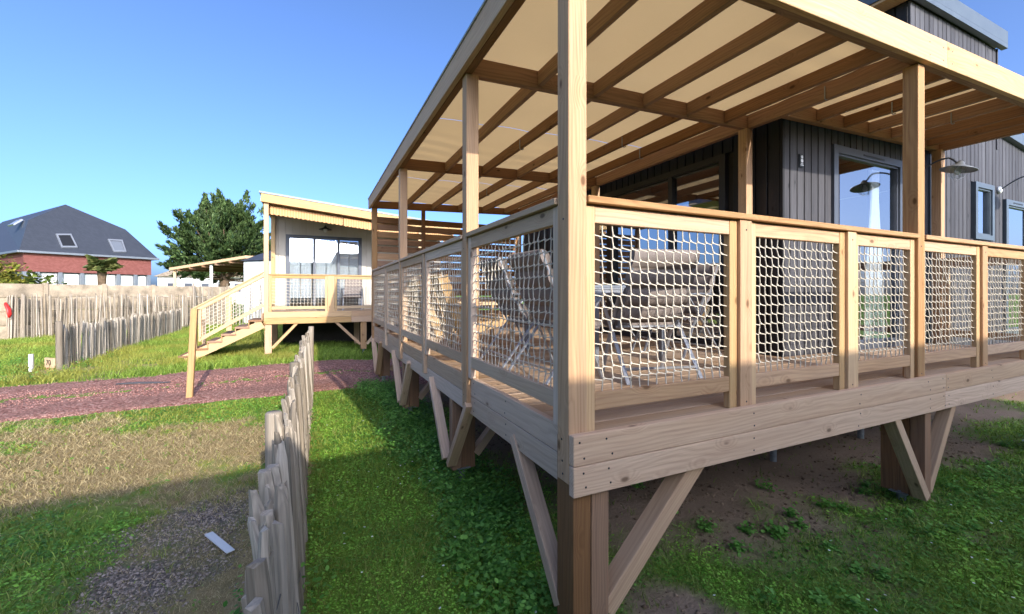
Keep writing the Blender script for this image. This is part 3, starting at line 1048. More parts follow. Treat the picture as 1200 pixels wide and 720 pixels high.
def core_wall(parent, axis_, a0, a1, b0, b1, z0, z1, ops, mat, name='wall'):
    A = sorted({a0, a1, *[q for o in ops for q in o[:2]]}); Z = sorted({z0, z1, *[q for o in ops for q in o[2:]]})
    mb = MB()
    for i in range(len(A) - 1):
        for j in range(len(Z) - 1):
            am = (A[i] + A[i + 1]) / 2; zm = (Z[j] + Z[j + 1]) / 2
            if any(o[0] < am < o[1] and o[2] < zm < o[3] for o in ops): continue
            if axis_ == 'x': mb.box(A[i], A[i + 1], b0, b1, Z[j], Z[j + 1])
            else: mb.box(b0, b1, A[i], A[i + 1], Z[j], Z[j + 1])
    return mb.build(name, mat, parent)


def cladding(parent, axis_, a0, a1, b0, b1, z0, ztop, ops, mat, bw=0.125, gap=0.017, name='cladding_board'):
    a = a0
    while a < a1 - 0.03:
        e = min(a + bw - gap, a1); mid = (a + e) / 2
        cuts = sorted((o[2], o[3]) for o in ops if o[0] - 0.02 < mid < o[1] + 0.02)
        z = z0; segs = []
        for c in cuts: segs.append((z, c[0])); z = c[1]
        segs.append((z, ztop(mid)))
        off = random.random() * 0.003
        for (s0, s1) in segs:
            if s1 - s0 < 0.04: continue
            if axis_ == 'x': vpost(name, a, e, b0 - off, b1, s0, s1, mat, parent)
            else:
                board(name, ((b0 + b1) / 2 - off, mid, s0), ((b0 + b1) / 2 - off, mid, s1), e - a, b1 - b0, mat, parent, up=(1, 0, 0))
        a += bw


def window(parent, axis_, a0, a1, b, z0, z1, mat, fw=0.075, glass=None, name='window', mull=(), out=-1):
    """frame proud of the wall, glass set back; b = wall face"""
    y0, y1 = sorted((b + out * 0.035, b - out * 0.06))
    fr = MB()
    def bx(u0, u1, w0, w1, z0_, z1_):
        if axis_ == 'x': fr.box(u0, u1, w0, w1, z0_, z1_)
        else: fr.box(w0, w1, u0, u1, z0_, z1_)
    bx(a0, a0 + fw, y0, y1, z0, z1); bx(a1 - fw, a1, y0, y1, z0, z1)
    bx(a0 + fw, a1 - fw, y0, y1, z1 - fw, z1); bx(a0 + fw, a1 - fw, y0, y1, z0, z0 + fw)
    for m_ in mull: bx(m_ - fw * .45, m_ + fw * .45, y0 + .006, y1 - .006, z0 + fw, z1 - fw)
    # inner sash step
    q = 0.022
    yi0, yi1 = sorted((b + out * 0.012, b - out * 0.05))
    bx(a0 + fw, a0 + fw + q, yi0, yi1, z0 + fw, z1 - fw); bx(a1 - fw - q, a1 - fw, yi0, yi1, z0 + fw, z1 - fw)
    bx(a0 + fw + q, a1 - fw - q, yi0, yi1, z1 - fw - q, z1 - fw); bx(a0 + fw + q, a1 - fw - q, yi0, yi1, z0 + fw, z0 + fw + q)
    w = fr.build(name, mat, parent)
    g = MB(); yg = b - out * 0.022
    edges = [a0 + fw] + sorted(mull) + [a1 - fw]
    for i in range(len(edges) - 1):
        g = MB()
        u0 = edges[i] + (fw * .45 if i else 0); u1 = edges[i + 1] - (fw * .45 if i < len(edges) - 2 else 0)
        if axis_ == 'x': g.box(u0, u1, yg - .003, yg + .003, z0 + fw, z1 - fw)
        else: g.box(yg - .003, yg + .003, u0, u1, z0 + fw, z1 - fw)
        g.build('pane', glass or M['glass'], w)
    return w


H = thing('timber_house', 'dark grey board clad house with a raised roof box behind the terrace', 'house', (7.5, 5.0, 0))
FY = 2.84
front_ops = [(5.31, 6.82, 0.98, 3.33), (8.89, 9.54, 2.46, 3.31), (9.98, 11.1, 0.98, 3.15)]
side_ops = [(3.50, 6.9, 0.98, 3.31)]
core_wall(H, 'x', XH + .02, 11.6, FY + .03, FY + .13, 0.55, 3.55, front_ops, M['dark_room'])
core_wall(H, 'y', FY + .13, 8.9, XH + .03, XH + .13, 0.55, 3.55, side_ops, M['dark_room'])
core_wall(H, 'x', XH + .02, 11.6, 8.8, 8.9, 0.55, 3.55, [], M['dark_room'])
core_wall(H, 'y', FY + .13, 8.8, 11.5, 11.6, 0.55, 3.9, [], M['clad'])
mb = MB(); mb.box(XH + .05, 11.5, FY + .1, 8.8, 0.9, 0.97); mb.build('floor', M['wood_deck'], H)
mb = MB(); mb.box(XH + .02, 7.07, FY + .0, 8.9, 3.56, 3.66); mb.build('roof', M['trim'], H)


def ftop(x):
    if x < 7.07: return 3.55
    if x < 9.72: return 5.48
    return 4.14 - 0.10 * (x - 9.7)


cladding(H, 'x', XH + .002, 11.6, FY, FY + .026, 0.62, ftop, front_ops, M['clad'])
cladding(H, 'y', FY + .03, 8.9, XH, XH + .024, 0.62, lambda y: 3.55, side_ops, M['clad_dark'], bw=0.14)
# corner trim
vpost('corner_trim', XH - .012, XH + .02, FY - .012, FY + .02, 0.62, 3.55, M['clad_dark'], H)
# raised box
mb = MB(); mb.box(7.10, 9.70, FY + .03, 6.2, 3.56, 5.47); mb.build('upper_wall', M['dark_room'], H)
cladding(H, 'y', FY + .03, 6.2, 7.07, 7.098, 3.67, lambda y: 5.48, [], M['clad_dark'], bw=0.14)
vpost('corner_trim', 9.703, 9.73, FY - .015, FY + .05, 3.9, 5.48, M['clad'], H)
mb = MB()
mb.box(6.78, 9.80, FY - .10, 6.4, 5.53, 5.72); mb.box(6.78, 9.80, FY - .10, FY - .03, 5.46, 5.528)
mb.build('roof_trim', M['trim'], H)
mb = MB(); mb.box(6.80, 7.065, FY - .02, 6.38, 5.49, 5.525); mb.build('soffit', M['wood_pale'], H)
# lower lean-to roof on the right
mb = MB()
mb.add([(9.74, FY - .08, 4.14), (11.8, FY - .08, 3.93), (11.8, 8.9, 3.93), (9.74, 8.9, 4.14), (9.74, FY - .08, 4.31), (11.8, FY - .08, 4.10), (11.8, 8.9, 4.10), (9.74, 8.9, 4.31)],
       [(0, 3, 2, 1), (4, 5, 6, 7), (0, 1, 5, 4), (1, 2, 6, 5), (2, 3, 7, 6), (3, 0, 4, 7)])
mb.build('roof', M['trim'], H)
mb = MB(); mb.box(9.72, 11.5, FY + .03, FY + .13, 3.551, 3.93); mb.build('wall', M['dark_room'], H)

w = window(H, 'x', 5.31, 6.82, FY, 0.98, 3.33, M['alu_dark'], 0.085, M['glass_mid'])
mb = MB(); mb.box(5.9, 6.35, FY - .042, FY - .034, 3.275, 3.29); mb.build('vent', M['black'], w)
w = window(H, 'x', 8.89, 9.54, FY, 2.46, 3.31, M['trim'], 0.075, M['glass_bright'])
w = window(H, 'x', 9.98, 11.1, FY, 0.98, 3.15, M['trim'], 0.085, M['glass_bright'])
mb = MB(); mb.box(10.25, 10.6, FY - .042, FY - .034, 3.10, 3.115); mb.build('vent', M['black'], w)
w = window(H, 'y', 3.50, 6.9, XH, 0.98, 3.31, M['black'], 0.08, M['glass'], 'sliding_door', mull=(4.36, 5.6))
# pleated white curtain tied back behind the big window
mb = MB(); n = 26; zs = [0.99, 1.4, 2.0, 2.5, 2.85, 3.2]; ws = [0.24, 0.22, 0.17, 0.11, 0.075, 0.09]
ring = []
for z, wd in zip(zs, ws):
    for i in range(n + 1):
        t_ = i / n
        ring.append((6.42 + (t_ - .5) * 2 * wd, FY + 0.10 + 0.02 * math.sin(t_ * 44), z))
mb.add(ring, [(r * (n + 1) + i, r * (n + 1) + i + 1, (r + 1) * (n + 1) + i + 1, (r + 1) * (n + 1) + i) for r in range(len(zs) - 1) for i in range(n)])
mb.build('curtain', M['white'], H, smooth=True)

# little plaque with a white emblem
pl = MB(); pl.box(4.71, 4.785, FY - .018, FY - .006, 3.0, 3.14)
pl = pl.build('wall_plaque', M['black']); tag(pl, 'small dark plaque with white emblem on grey house wall', 'plaque')
mb = MB()
for (cx, cz, r) in ((4.748, 3.11, 0.017), (4.748, 3.07, 0.021)):
    mb.add([(cx + r * math.cos(a), FY - .0205, cz + r * math.sin(a)) for a in [i * math.pi / 6 for i in range(12)]] , [tuple(range(11, -1, -1))])
    r *= .45
mb.box(4.722, 4.774, FY - .0205, FY - .0195, 3.018, 3.026); mb.box(4.73, 4.766, FY - .0205, FY - .0195, 3.033, 3.041)
mb.build('emblem', M['white'], pl)


def wall_lamp(x, y, z, label, reach=0.44, rise=0.16, drop=0.06, r=0.168):
    t = thing('wall_lamp', label, 'lamp', (x, y, z), 0, 'swan neck lamps on the house walls', local=True)
    mb = MB(); mb.lathe([(0, 0), (0.055, 0), (0.055, .03), (0.03, .045), (0, .045)], 14)
    m = WM[t.name] @ Matrix.Rotation(R(90), 4, 'X')
    mb.build('base', M['white'], t, m, True)
    pts = []
    for i in range(15):
        s = i / 14
        pts.append((0, -0.03 - reach * s, rise * math.sin(min(1, s * 1.15) * math.pi * .62) - (0.10 * max(0, s - .82) / .18)))
    end = pts[-1]
    mb = MB(); mb.tube(pts, 0.010, 6); mb.build('arm', M['alu_dark'], t, smooth=True)
    tilt = Matrix.Translation(WM[t.name] @ Vector((0, end[1], end[2]))) @ Matrix.Rotation(R(10), 4, 'X') @ Matrix.Rotation(R(7), 4, 'Y')
    mb = MB(); mb.lathe([(0.012, 0.05), (0.035, 0.03), (0.045, 0.0), (0.07, -.012), (r, -.055), (r, -.062), (0.06, -.025), (0.03, -.02)], 28)
    mb.build('shade', M['alu_grey'], t, tilt, True)
    mb = MB(); mb.lathe([(0.05, -.02), (0.068, -.05), (0.075, -.09), (0.062, -.13), (0.035, -.155), (0.0, -.162)], 18)
    mb.build('glass_globe', M['glass_clear'], t, tilt, True)
    mb = MB(); mb.lathe([(0.012, -.02), (0.02, -.05), (0.032, -.085), (0.022, -.115), (0.0, -.125)], 12)
    mb.build('bulb', M['white'], t, tilt, True)
    mb = MB()
    for k in range(6):
        a = k * math.pi / 3
        mb.tube([(math.cos(a) * q, math.sin(a) * q, z_) for q, z_ in ((0.06, -.02), (0.08, -.06), (0.084, -.10), (0.066, -.145), (0.02, -.175))], 0.0025, 4)
    mb.build('wire_cage', M['steel'], t, tilt)
    return t


wall_lamp(7.06, FY - .002, 3.15, 'swan neck lamp next to the tall post under the terrace roof')
wall_lamp(9.76, FY - .002, 3.27, 'swan neck lamp between the two small windows at right edge')

# ================================================================ furniture on the terrace
def make_chair(label, loc, rz):
    t = thing('garden_chair', label, 'chair', loc, rz, 'padded garden chairs at the terrace table', local=True)
    A = M['alu']; AG = M['alu_grey']
    for s in (-1, 1):
        x = 0.27 * s
        mb = MB(); mb.tube([(x, 0.24, 0.0), (x, 0.10, 0.32), (x, -0.08, 0.64)], 0.017, 6, 0.6); mb.build('leg', A, t)
        mb = MB(); mb.tube([(x + .03 * s, -0.30, 0.0), (x + .03 * s, -0.02, 0.36), (x + .03 * s, 0.20, 0.635)], 0.017, 6, 0.6); mb.build('leg', A, t)
        mb = MB(); mb.tube([(x - .02 * s, -0.02, 0.40), (x - .02 * s, -0.16, 0.62), (x - .02 * s, -0.27, 0.90), (x - .02 * s, -0.30, 0.98)], 0.015, 6, 0.7); mb.build('back_upright', AG, t)
        mb = MB(); mb.tube([(x + .015 * s, -0.17, 0.655), (x + .015 * s, 0.0, 0.662), (x + .015 * s, 0.27, 0.652), (x + .015 * s, 0.29, 0.64)], 0.022, 8, 0.55); mb.build('armrest', AG, t, smooth=True)
    for q0, q1 in (((-.27, -.02, .40), (.27, -.02, .40)), ((-.27, .23, .43), (.27, .23, .43)), ((-.30, -.22, .10), (.30, -.22, .10))):
        mb = MB(); mb.tube([q0, q1], .011, 6); mb.build('stretcher', A, t)
    # backrest: puffed horizontal rolls
    def rolls(path, bul, th, nw=9):
        mb = MB(); P_ = [Vector(p) for p in path]
        tot = sum((P_[i + 1] - P_[i]).length for i in range(len(P_) - 1)); N = 40
        def at(s):
            s *= tot
            for i in range(len(P_) - 1):
                l = (P_[i + 1] - P_[i]).length
                if s <= l or i == len(P_) - 2: return P_[i].lerp(P_[i + 1], s / l), (P_[i + 1] - P_[i]).normalized()
                s -= l
        front, back = [], []
        for k in range(N + 1):
            p, d = at(k / N); nrm = Vector((0, -d.z, d.y))
            b = th + 0.036 * abs(math.sin(math.pi * bul * k / N)) ** 0.6
            front.append((p - nrm * b)); back.append((p + nrm * b * .8))
        loop = front + back[::-1]
        vs_ = []; fs_ = []
        for i in range(nw + 1):
            x = -0.262 + 0.524 * i / nw
            e = 1 - 0.15 * (abs(i / nw - .5) * 2) ** 6
            for q in loop:
                vs_.append((x, q.y, q.z))
        m_ = len(loop)
        for i in range(nw):
            for k in range(m_):
                k2 = (k + 1) % m_
                fs_.append((i * m_ + k, i * m_ + k2, (i + 1) * m_ + k2, (i + 1) * m_ + k))
        fs_.append(tuple(range(m_))); fs_.append(tuple(nw * m_ + k for k in range(m_ - 1, -1, -1)))
        mb.add(vs_, fs_)
        return mb
    rolls([(0, -0.03, 0.45), (0, -0.15, 0.62), (0, -0.26, 0.90), (0, -0.31, 0.985)], 4, 0.008).build('backrest', M['sling'], t, smooth=True)
    rolls([(0, -0.02, 0.42), (0, 0.10, 0.405), (0, 0.24, 0.445)], 3, 0.006).build('seat', M['sling'], t, smooth=True)
    return t


D0 = DECK
ch1 = make_chair('padded chair at the table end nearest the front railing', (2.44, 2.66, D0), R(-14))
def chair_copy(label, loc, rz):
    c = copy_tree(ch1, None, Matrix.Translation(loc) @ Matrix.Rotation(rz, 4, 'Z')); c['label'] = label; return c
chair_copy('padded chair with its back against the left railing, nearest the corner post', (1.80, 2.98, D0), R(-88))
chair_copy('padded chair with its back to the left railing, second from the corner post', (1.80, 3.68, D0), R(-93))
chair_copy('padded chair on the house side of the table, nearer the front', (3.62, 3.45, D0), R(92))
chair_copy('padded chair on the house side of the table, farther from the front', (3.62, 4.15, D0), R(86))

tb = thing('garden_table', 'long grey garden table with metal legs on the terrace', 'table', (2.72, 3.85, D0))
mb = MB(); mb.box(2.24, 3.20, 3.10, 4.62, D0 + .70, D0 + .715); mb.box(2.25, 3.19, 3.11, 4.61, D0 + .66, D0 + .699); mb.build('table_frame', M['alu'], tb)
for i in range(7): xboard('table_slat', 2.26, 3.18, 3.12 + i * .212, 3.32 + i * .212, D0 + .716, D0 + .74, M['alu_grey'], tb)
for xx in (2.30, 3.10):
    for yy in (3.16, 4.52): vpost('leg', xx, xx + .05, yy, yy + .05, D0, D0 + .66, M['alu_grey'], tb)


def lounge(label, loc, rz):
    t = thing('wooden_lounge_chair', label, 'lounge chair', loc, rz, 'wooden lounge chairs')
    Wp = M['wood_white']
    m0 = WM[t.name]
    def b(n, p0, p1, w, h, up=None):
        return board(n, m0 @ Vector(p0), m0 @ Vector(p1), w, h, Wp, t, up=up if up is None else (m0.to_3x3() @ Vector(up)))
    for s in (-1, 1):
        y = .31 * s
        b('back_plank', (-.02, y, .02), (-.34, y, .86), .03, .12, (1, 0, 0.3))
        b('side_rail', (-.14, y * .9, .20), (.55, y * .9, .36), .03, .10)
        b('leg', (.52, y * 1.02, 0), (.52, y * 1.02, .52), .09, .025, (1, 0, 0))
        b('armrest', (-.26, y * 1.12, .54), (.60, y * 1.12, .54), .11, .025)
    for k in range(5): b('back_slat', (-.11, -.2 + k * .1, .26), (-.34, -.2 + k * .1, .88), .085, .02, (1, 0, 0.3))
    for k in range(6): b('seat_slat', (-.06 + k * .105, -.27, .28 + k * .022), (-.06 + k * .105, .27, .28 + k * .022), .085, .02)
    return t


lc = lounge('pale wooden lounge chair by the left railing, nearer the corner post', (1.66, 4.98, D0), 0)
l2 = copy_tree(lc, None, Matrix.Translation((1.72, 6.62, D0)) @ Matrix.Rotation(R(8), 4, 'Z')); l2['label'] = 'pale wooden lounge chair by the left railing, nearer the slatted screen'

# ================================================================ pale cabin across the path
CX0, CX1, CYF, CYW = -1.15, 4.2, 12.80, 15.10
C = thing('pale_cabin', 'pale board clad cabin with raised porch and glass doors across the path', 'cabin', (1.5, 14.5, 0))
WW, WF = M['wood_white'], M['wood_pale']
CD = 1.13
rz2 = lambda x: 4.03 - 0.099 * (x - CX0)
y = CYF + .05
while y < CYW:
    xboard('deck_board', CX0 + .01, CX1, y, min(y + .14, CYW), CD - .028, CD, M['wood_deck'], C); y += .146
for z0, z1 in ((1.005, 1.16), (0.84, 1.0)):
    xboard('fascia_board', CX0, 1.0, CYF, CYF + .04, z0, z1, WF, C)
    xboard('fascia_board', 1.004, CX1, CYF, CYF + .04, z0, z1, M['wood'], C)
    yboard('fascia_board', CX0, CX0 + .04, CYF + .042, CYW + 2, z0, z1, M['wood'], C)
for xx, yy in ((CX0, CYF + .042), (CX0, CYW - .14), (2.9, CYF + .042)):
    vpost('post', xx + .001, xx + .11, yy, yy + .11, 0.86, rz2(xx), WW, C)
board('roof_beam', (CX0 - .06, CYF - .02, rz2(CX0) + .11), (CX1, CYF - .02, rz2(CX1) + .11), .05, .21, WW, C)
board('roof_beam', (CX0 - .06, CYF + .10, rz2(CX0) + .10), (CX1, CYF + .10, rz2(CX1) + .10), .06, .17, M['wood'], C)
board('edge_beam', (CX0 - .03, CYF + .01, rz2(CX0) + .11), (CX0 - .03, CYW + 3, rz2(CX0) + .11), .05, .20, WF, C)
for yy in (13.5, 14.3, 15.0):
    board('rafter', (CX0, yy, rz2(CX0) + .10), (CX1, yy, rz2(CX1) + .10), .05, .12, M['wood'], C)
mb = MB()
a, b = rz2(CX0 - .1) + .22, rz2(CX1) + .22
mb.add([(CX0 - .1, CYF - .05, a), (CX1, CYF - .05, b), (CX1, 19, b), (CX0 - .1, 19, a), (CX0 - .1, CYF - .05, a + .05), (CX1, CYF - .05, b + .05), (CX1, 19, b + .05), (CX0 - .1, 19, a + .05)],
       [(0, 3, 2, 1), (4, 5, 6, 7), (0, 1, 5, 4), (1, 2, 6, 5), (2, 3, 7, 6), (3, 0, 4, 7)])
mb.build('roof', M['trim'], C)
# scalloped awning valances
def valance(x0, x1, y, z):
    mb = MB(); n = 5; k = int((x1 - x0) / .105)
    top = []; bot = []
    for i in range(k * n + 1):
        x = x0 + (x1 - x0) * i / (k * n)
        top.append((x, y, z - (x - x0) * .099)); bot.append((x, y, z - (x - x0) * .099 - .20 - .03 * abs(math.sin(math.pi * i / n))))
    N = len(top)
    mb.add(top + bot + [(p[0], p[1] + .012, p[2]) for p in top + bot],
           [(i, N + i, N + i + 1, i + 1) for i in range(N - 1)] + [(2 * N + i, 2 * N + i + 1, 3 * N + i + 1, 3 * N + i) for i in range(N - 1)] + [(N + i, 3 * N + i, 3 * N + i + 1, N + i + 1) for i in range(N - 1)])
    return mb.build('awning_valance', M['awning'], C)


def awn():
    t = NT('striped_awning'); v = t.coords(rnd=False)
    w = t.n('TexWave', wave_type='BANDS', bands_direction='X'); w.inputs['Scale'].default_value = 4.7; t.l(v, w.inputs['Vector'])
    return t.finish(t.mix(w.outputs['Fac'], lin(168, 124, 82), lin(196, 154, 108)), 0.8, 0.15)


M['awning'] = awn()
valance(CX0 + .13, 0.78, CYF + .16, rz2(CX0) - .06); valance(0.80, CX1, CYF + .13, rz2(0.80) - .06)

dops = [(-0.75, 1.50, CD, 3.50)]
core_wall(C, 'x', CX0 + .02, CX1, CYW + .03, CYW + .12, 0.8, 3.95, dops, M['cream'])
cladding(C, 'x', CX0, CX1, CYW, CYW + .026, 0.9, lambda x: min(4.1, rz2(x) + .1), dops, M['cream'], bw=0.2, gap=.008)
core_wall(C, 'y', CYW + .12, 19, CX0 + .02, CX0 + .12, 0.8, 3.95, [], M['cream'])
core_wall(C, 'y', CYW + .12, 19, CX1 - .1, CX1, 0.8, 3.5, [], M['cream'])
core_wall(C, 'x', CX0 + .02, CX1, 18.9, 19, 0.8, 3.5, [], M['cream'])
mb = MB(); mb.box(CX0, CX1, CYW + .05, 18.9, 1.0, 1.1); mb.build('floor', M['wood_deck'], C)
w = window(C, 'x', -0.75, 1.50, CYW, CD, 3.50, M['alu_dark'], 0.085, M['glass_mid'], 'glass_door', mull=(0.06, 0.78))
for (a, b) in ((-.66, -.02), (.08, .74), (.82, 1.40)):
    for q in range(2):
        x0 = a + (b - a) * q / 2 + .01; x1 = a + (b - a) * (q + 1) / 2 - .01
        mb = MB(); n = 14
        v_ = [(x0 + (x1 - x0) * i / n, CYW + .12 + .014 * math.sin(i * 2.1), z) for z in (1.5, 3.38) for i in range(n + 1)]
        mb.add(v_, [(i, i + 1, n + 2 + i, n + 1 + i) for i in range(n)]); mb.build('curtain', M['white'], C, smooth=True)
# supports
for xx in (CX0 + .02, 1.25, 3.6):
    p = vpost('support_post', xx, xx + .16, CYF + .05, CYF + .2, 0.06, 1.09, M['wood'], C)
    foot(p, xx + .08, CYF + .12, 0.06)
    board('brace', (xx + .17, CYF + .10, .2), (xx + .82, CYF + .10, .92), .07, .10, WF, C, up=(0, 1, 0))
    if xx > 0: board('brace', (xx - .01, CYF + .10, .2), (xx - .72, CYF + .10, .92), .07, .10, M['wood'], C, up=(0, 1, 0))
    vpost('support_post', xx, xx + .16, CYW - .2, CYW - .05, -.05, 1.09, M['wood'], C)
mb = MB(); mb.box(CX0 + .3, CX1, CYW + .2, CYW + .25, -.1, .84); mb.build('plinth', M['dark_room'], C)
# railings
for a, b in ((CX0 + .12, 0.38), (0.56, 1.95), (2.05, 2.88)):
    rail_panel(C, 'x', a, b, CYF + .05, CYF + .095, CD, 1.22, 2.135, WW, WW, cell=0.085, r=0.0055)
vpost('rail_post', .385, .555, CYF + .042, CYF + .14, CD, 2.135, WF, C)
vpost('rail_post', 1.955, 2.045, CYF + .042, CYF + .14, CD, 2.135, WF, C)
xboard('handrail', CX0 + .115, 2.89, CYF + .02, CYF + .13, 2.138, 2.17, WW, C)
# stair down to the left
ns = 6; sx0, sx1 = CX0 - .02, -2.92
for i in range(ns):
    x1 = sx0 + (sx1 - sx0) * i / ns; x0 = sx0 + (sx1 - sx0) * (i + 1) / ns
    z = 1.0 - 1.0 * i / ns - .04
    xx = xboard('stair_tread', x0 - .03, x1, CYF - .03, CYF + 1.08, z - .045, z, M['wood_beam'], C)
    xboard('stair_riser', x1 - .025, x1 - .003, CYF - .02, CYF + 1.08, z + .002, z + .16, M['wood'], C)
for yy in (CYF, CYF + 1.1):
    board('stringer', (sx1 + .10, yy + .02, .03), (sx0, yy + .02, .85), .045, .22, WF, C)
sl = (2.15 - 1.20) / (1.45)
vpost('newel_post', -2.68, -2.58, CYF - .0, CYF + .10, -.02, 1.27, WF, C)
pn = part_empty('stair_railing', C)
board('top_rail', (-2.60, CYF + .05, 1.24), (CX0 - .002, CYF + .05, 2.13), .05, .09, WW, pn)
board('handrail', (-2.66, CYF + .05, 1.27), (CX0 - .002, CYF + .05, 2.20), .11, .035, WW, pn)
board('bottom_rail', (-2.50, CYF + .05, .52), (CX0 - .002, CYF + .05, 1.35), .05, .09, WF, pn)
vpost('stile', -2.55, -2.49, CYF + .025, CYF + .075, .46, 1.26, WF, pn)
vpost('stile', -1.98, -1.86, CYF + .07, CYF + .13, .70, 1.58, WF, pn)
net(pn, (-2.49, CYF + .05, .56), (1, 0, 0), 1.33, .70, 0.085, .0055, M['rope'], slope=.615)
board('far_handrail', (-2.66, CYF + 1.1, 1.27), (CX0 - .002, CYF + 1.1, 2.20), .07, .08, WF, pn)
vpost('newel_post', -2.68, -2.60, CYF + 1.07, CYF + 1.15, 0, 1.27, WF, C)
wl = thing('porch_lamp', 'small dark lamp above the glass doors of the pale cabin', 'lamp', (0.38, CYW - .002, 3.78), local=True)
mb = MB(); mb.tube([(0, 0, 0), (0, -.10, .06), (0, -.16, .04), (0, -.17, -.02)], .014, 6); mb.build('arm', M['black'], wl)
mb = MB(); mb.lathe([(0.03, .04), (.05, .0), (.19, -.06), (.19, -.07), (.05, -.03)], 20, (0, -.17, -.02)); mb.build('shade', M['black'], wl, smooth=True)
mb = MB(); mb.lathe([(.05, -.04), (.06, -.08), (.04, -.14), (0, -.16)], 12, (0, -.17, -.02)); mb.build('bulb', M['white'], wl, smooth=True)
chair_copy('padded garden chair on the porch of the pale cabin', (1.15, 14.2, CD), R(170))

# ================================================================ cabin behind the viewpoint: its roof throws the long shadow
N_ = thing('neighbouring_cabin', 'long grey timber cabin behind the viewpoint throwing shade on the garden', 'cabin', (2, -7, 0))
nops = [(-4.5, -2.2, .9, 3.1), (1.0, 3.2, .9, 3.1), (6.0, 7.2, 1.9, 3.1)]
core_wall(N_, 'x', -7.5, 10.6, -5.45, -5.35, -.1, 3.7, nops, M['cream'])
for (a, b, z0, z1) in nops: window(N_, 'x', a, b, -5.35, z0, z1, M['alu_dark'], .08, M['glass'], out=1)
core_wall(N_, 'x', -7.5, 10.6, -10.0, -9.9, -.1, 3.7, [], M['clad'])
core_wall(N_, 'y', -9.9, -5.45, -7.5, -7.4, -.1, 3.7, [], M['clad'])
core_wall(N_, 'y', -9.9, -5.45, 10.5, 10.6, -.1, 3.7, [], M['clad'])
mb = MB(); mb.box(-7.9, 10.9, -10.4, -4.86, 3.72, 3.97); mb.build('roof', M['trim'], N_)
mb = MB(); mb.box(-7.4, 10.5, -9.9, -5.45, .5, .6); mb.build('floor', M['wood_deck'], N_)

# ================================================================ picket fences
PAL = []
def make_pales(h, w):
    out = []
    for k in range(10):
        rs = random.Random(k + int(h * 100))
        n = rs.choice((4, 5, 5, 6)); ww = w * rs.uniform(.75, 1.2); dd = ww * rs.uniform(.35, .6)
        a0 = rs.random() * 6.28; H_ = h * rs.uniform(.93, 1.06)
        rad = [rs.uniform(.75, 1.1) for _ in range(n)]
        mb = MB(); lv = [(-.12, 1.0), (.3 * H_, 1.0), (.65 * H_, .95), (H_ - .07, .9), (H_, rs.choice((.9, .55, .45, .75)))]
        vs_ = []
        bx, by = 0, 0
        for (z, s) in lv:
            bx += rs.uniform(-1, 1) * .009 * (z > 0); by += rs.uniform(-1, 1) * .007 * (z > 0)
            for q in range(n):
                a = a0 + q * 6.283 / n
                zz = z + (rs.uniform(-.018, .018) if z == H_ else 0)
                vs_.append((bx + ww / 2 * rad[q] * s * math.cos(a), by + dd * rad[q] * s * math.sin(a), zz))
        fs_ = [(i * n + q, i * n + (q + 1) % n, (i + 1) * n + (q + 1) % n, (i + 1) * n + q) for i in range(len(lv) - 1) for q in range(n)]
        fs_.append(tuple((len(lv) - 1) * n + q for q in range(n)))
        mb.add(vs_, fs_); out.append(mb.mesh('picket', M['chestnut']))
    return out


def picket_fence(label, pts, h, w, gap, posts, lean=0.0, wires=(.25, .7), post_r=.045, post_h=None, seed=1, side=-1, postmat=None):
    rs = random.Random(seed)
    t = thing('picket_fence', label, 'fence', tuple(pts[0]))
    pal = make_pales(h, w)
    seg = [(Vector(pts[i]), Vector(pts[i + 1])) for i in range(len(pts) - 1)]
    for a, b in seg:
        L = (b - a).length; d = (b - a).normalized(); ang = math.atan2(d.y, d.x); nrm = Vector((-d.y, d.x, 0))
        s = 0
        while s < L:
            p = a + d * s; z = float(gz(p.x, p.y)) - .02
            m = Matrix.Translation((p.x + rs.uniform(-.008, .008), p.y, z)) @ Matrix.Rotation(ang, 4, 'Z') @ Matrix.Rotation(-lean + rs.gauss(0, .02), 4, 'X') @ Matrix.Rotation(rs.gauss(0, .03), 4, 'Y') @ Matrix.Rotation(rs.choice((0, math.pi)), 4, 'Z') @ Matrix.Diagonal((rs.uniform(.8, 1.2), rs.uniform(.8, 1.2), rs.uniform(.95, 1.04), 1))
            link(bpy.data.objects.new('picket', rs.choice(pal)), t, m)
            s += gap * rs.uniform(.75, 1.3)
        for hz in wires:
            for sd in (-1, 1):
                mb = MB(); n = max(4, int(L / .09)); q = []
                for i in range(n + 1):
                    p = a + d * (L * i / n); off = nrm * (sd * (.022 + .008 * math.cos(i * 2.1)) + math.tan(lean) * hz)
                    q.append((p.x + off.x, p.y + off.y, float(gz(p.x, p.y)) + hz * h + .012 * math.sin(i * 1.7 + sd)))
                mb.tube(q, .0025, 4); mb.build('wire', M['wire'], t)
    for (p, ph) in posts:
        p = Vector(p); z = float(gz(p.x, p.y))
        mb = MB(); r = post_r
        mb.lathe([(r * .96, -.1), (r, .3 * ph), (r * .95, .7 * ph), (r * 1.0, ph - .01), (r * .85, ph), (0, ph)], 12)
        mb.build('post', postmat or M['chestnut'], t, Matrix.Translation((p.x, p.y, z)) @ Matrix.Rotation(rs.gauss(0, .02), 4, 'X'), True)
    return t


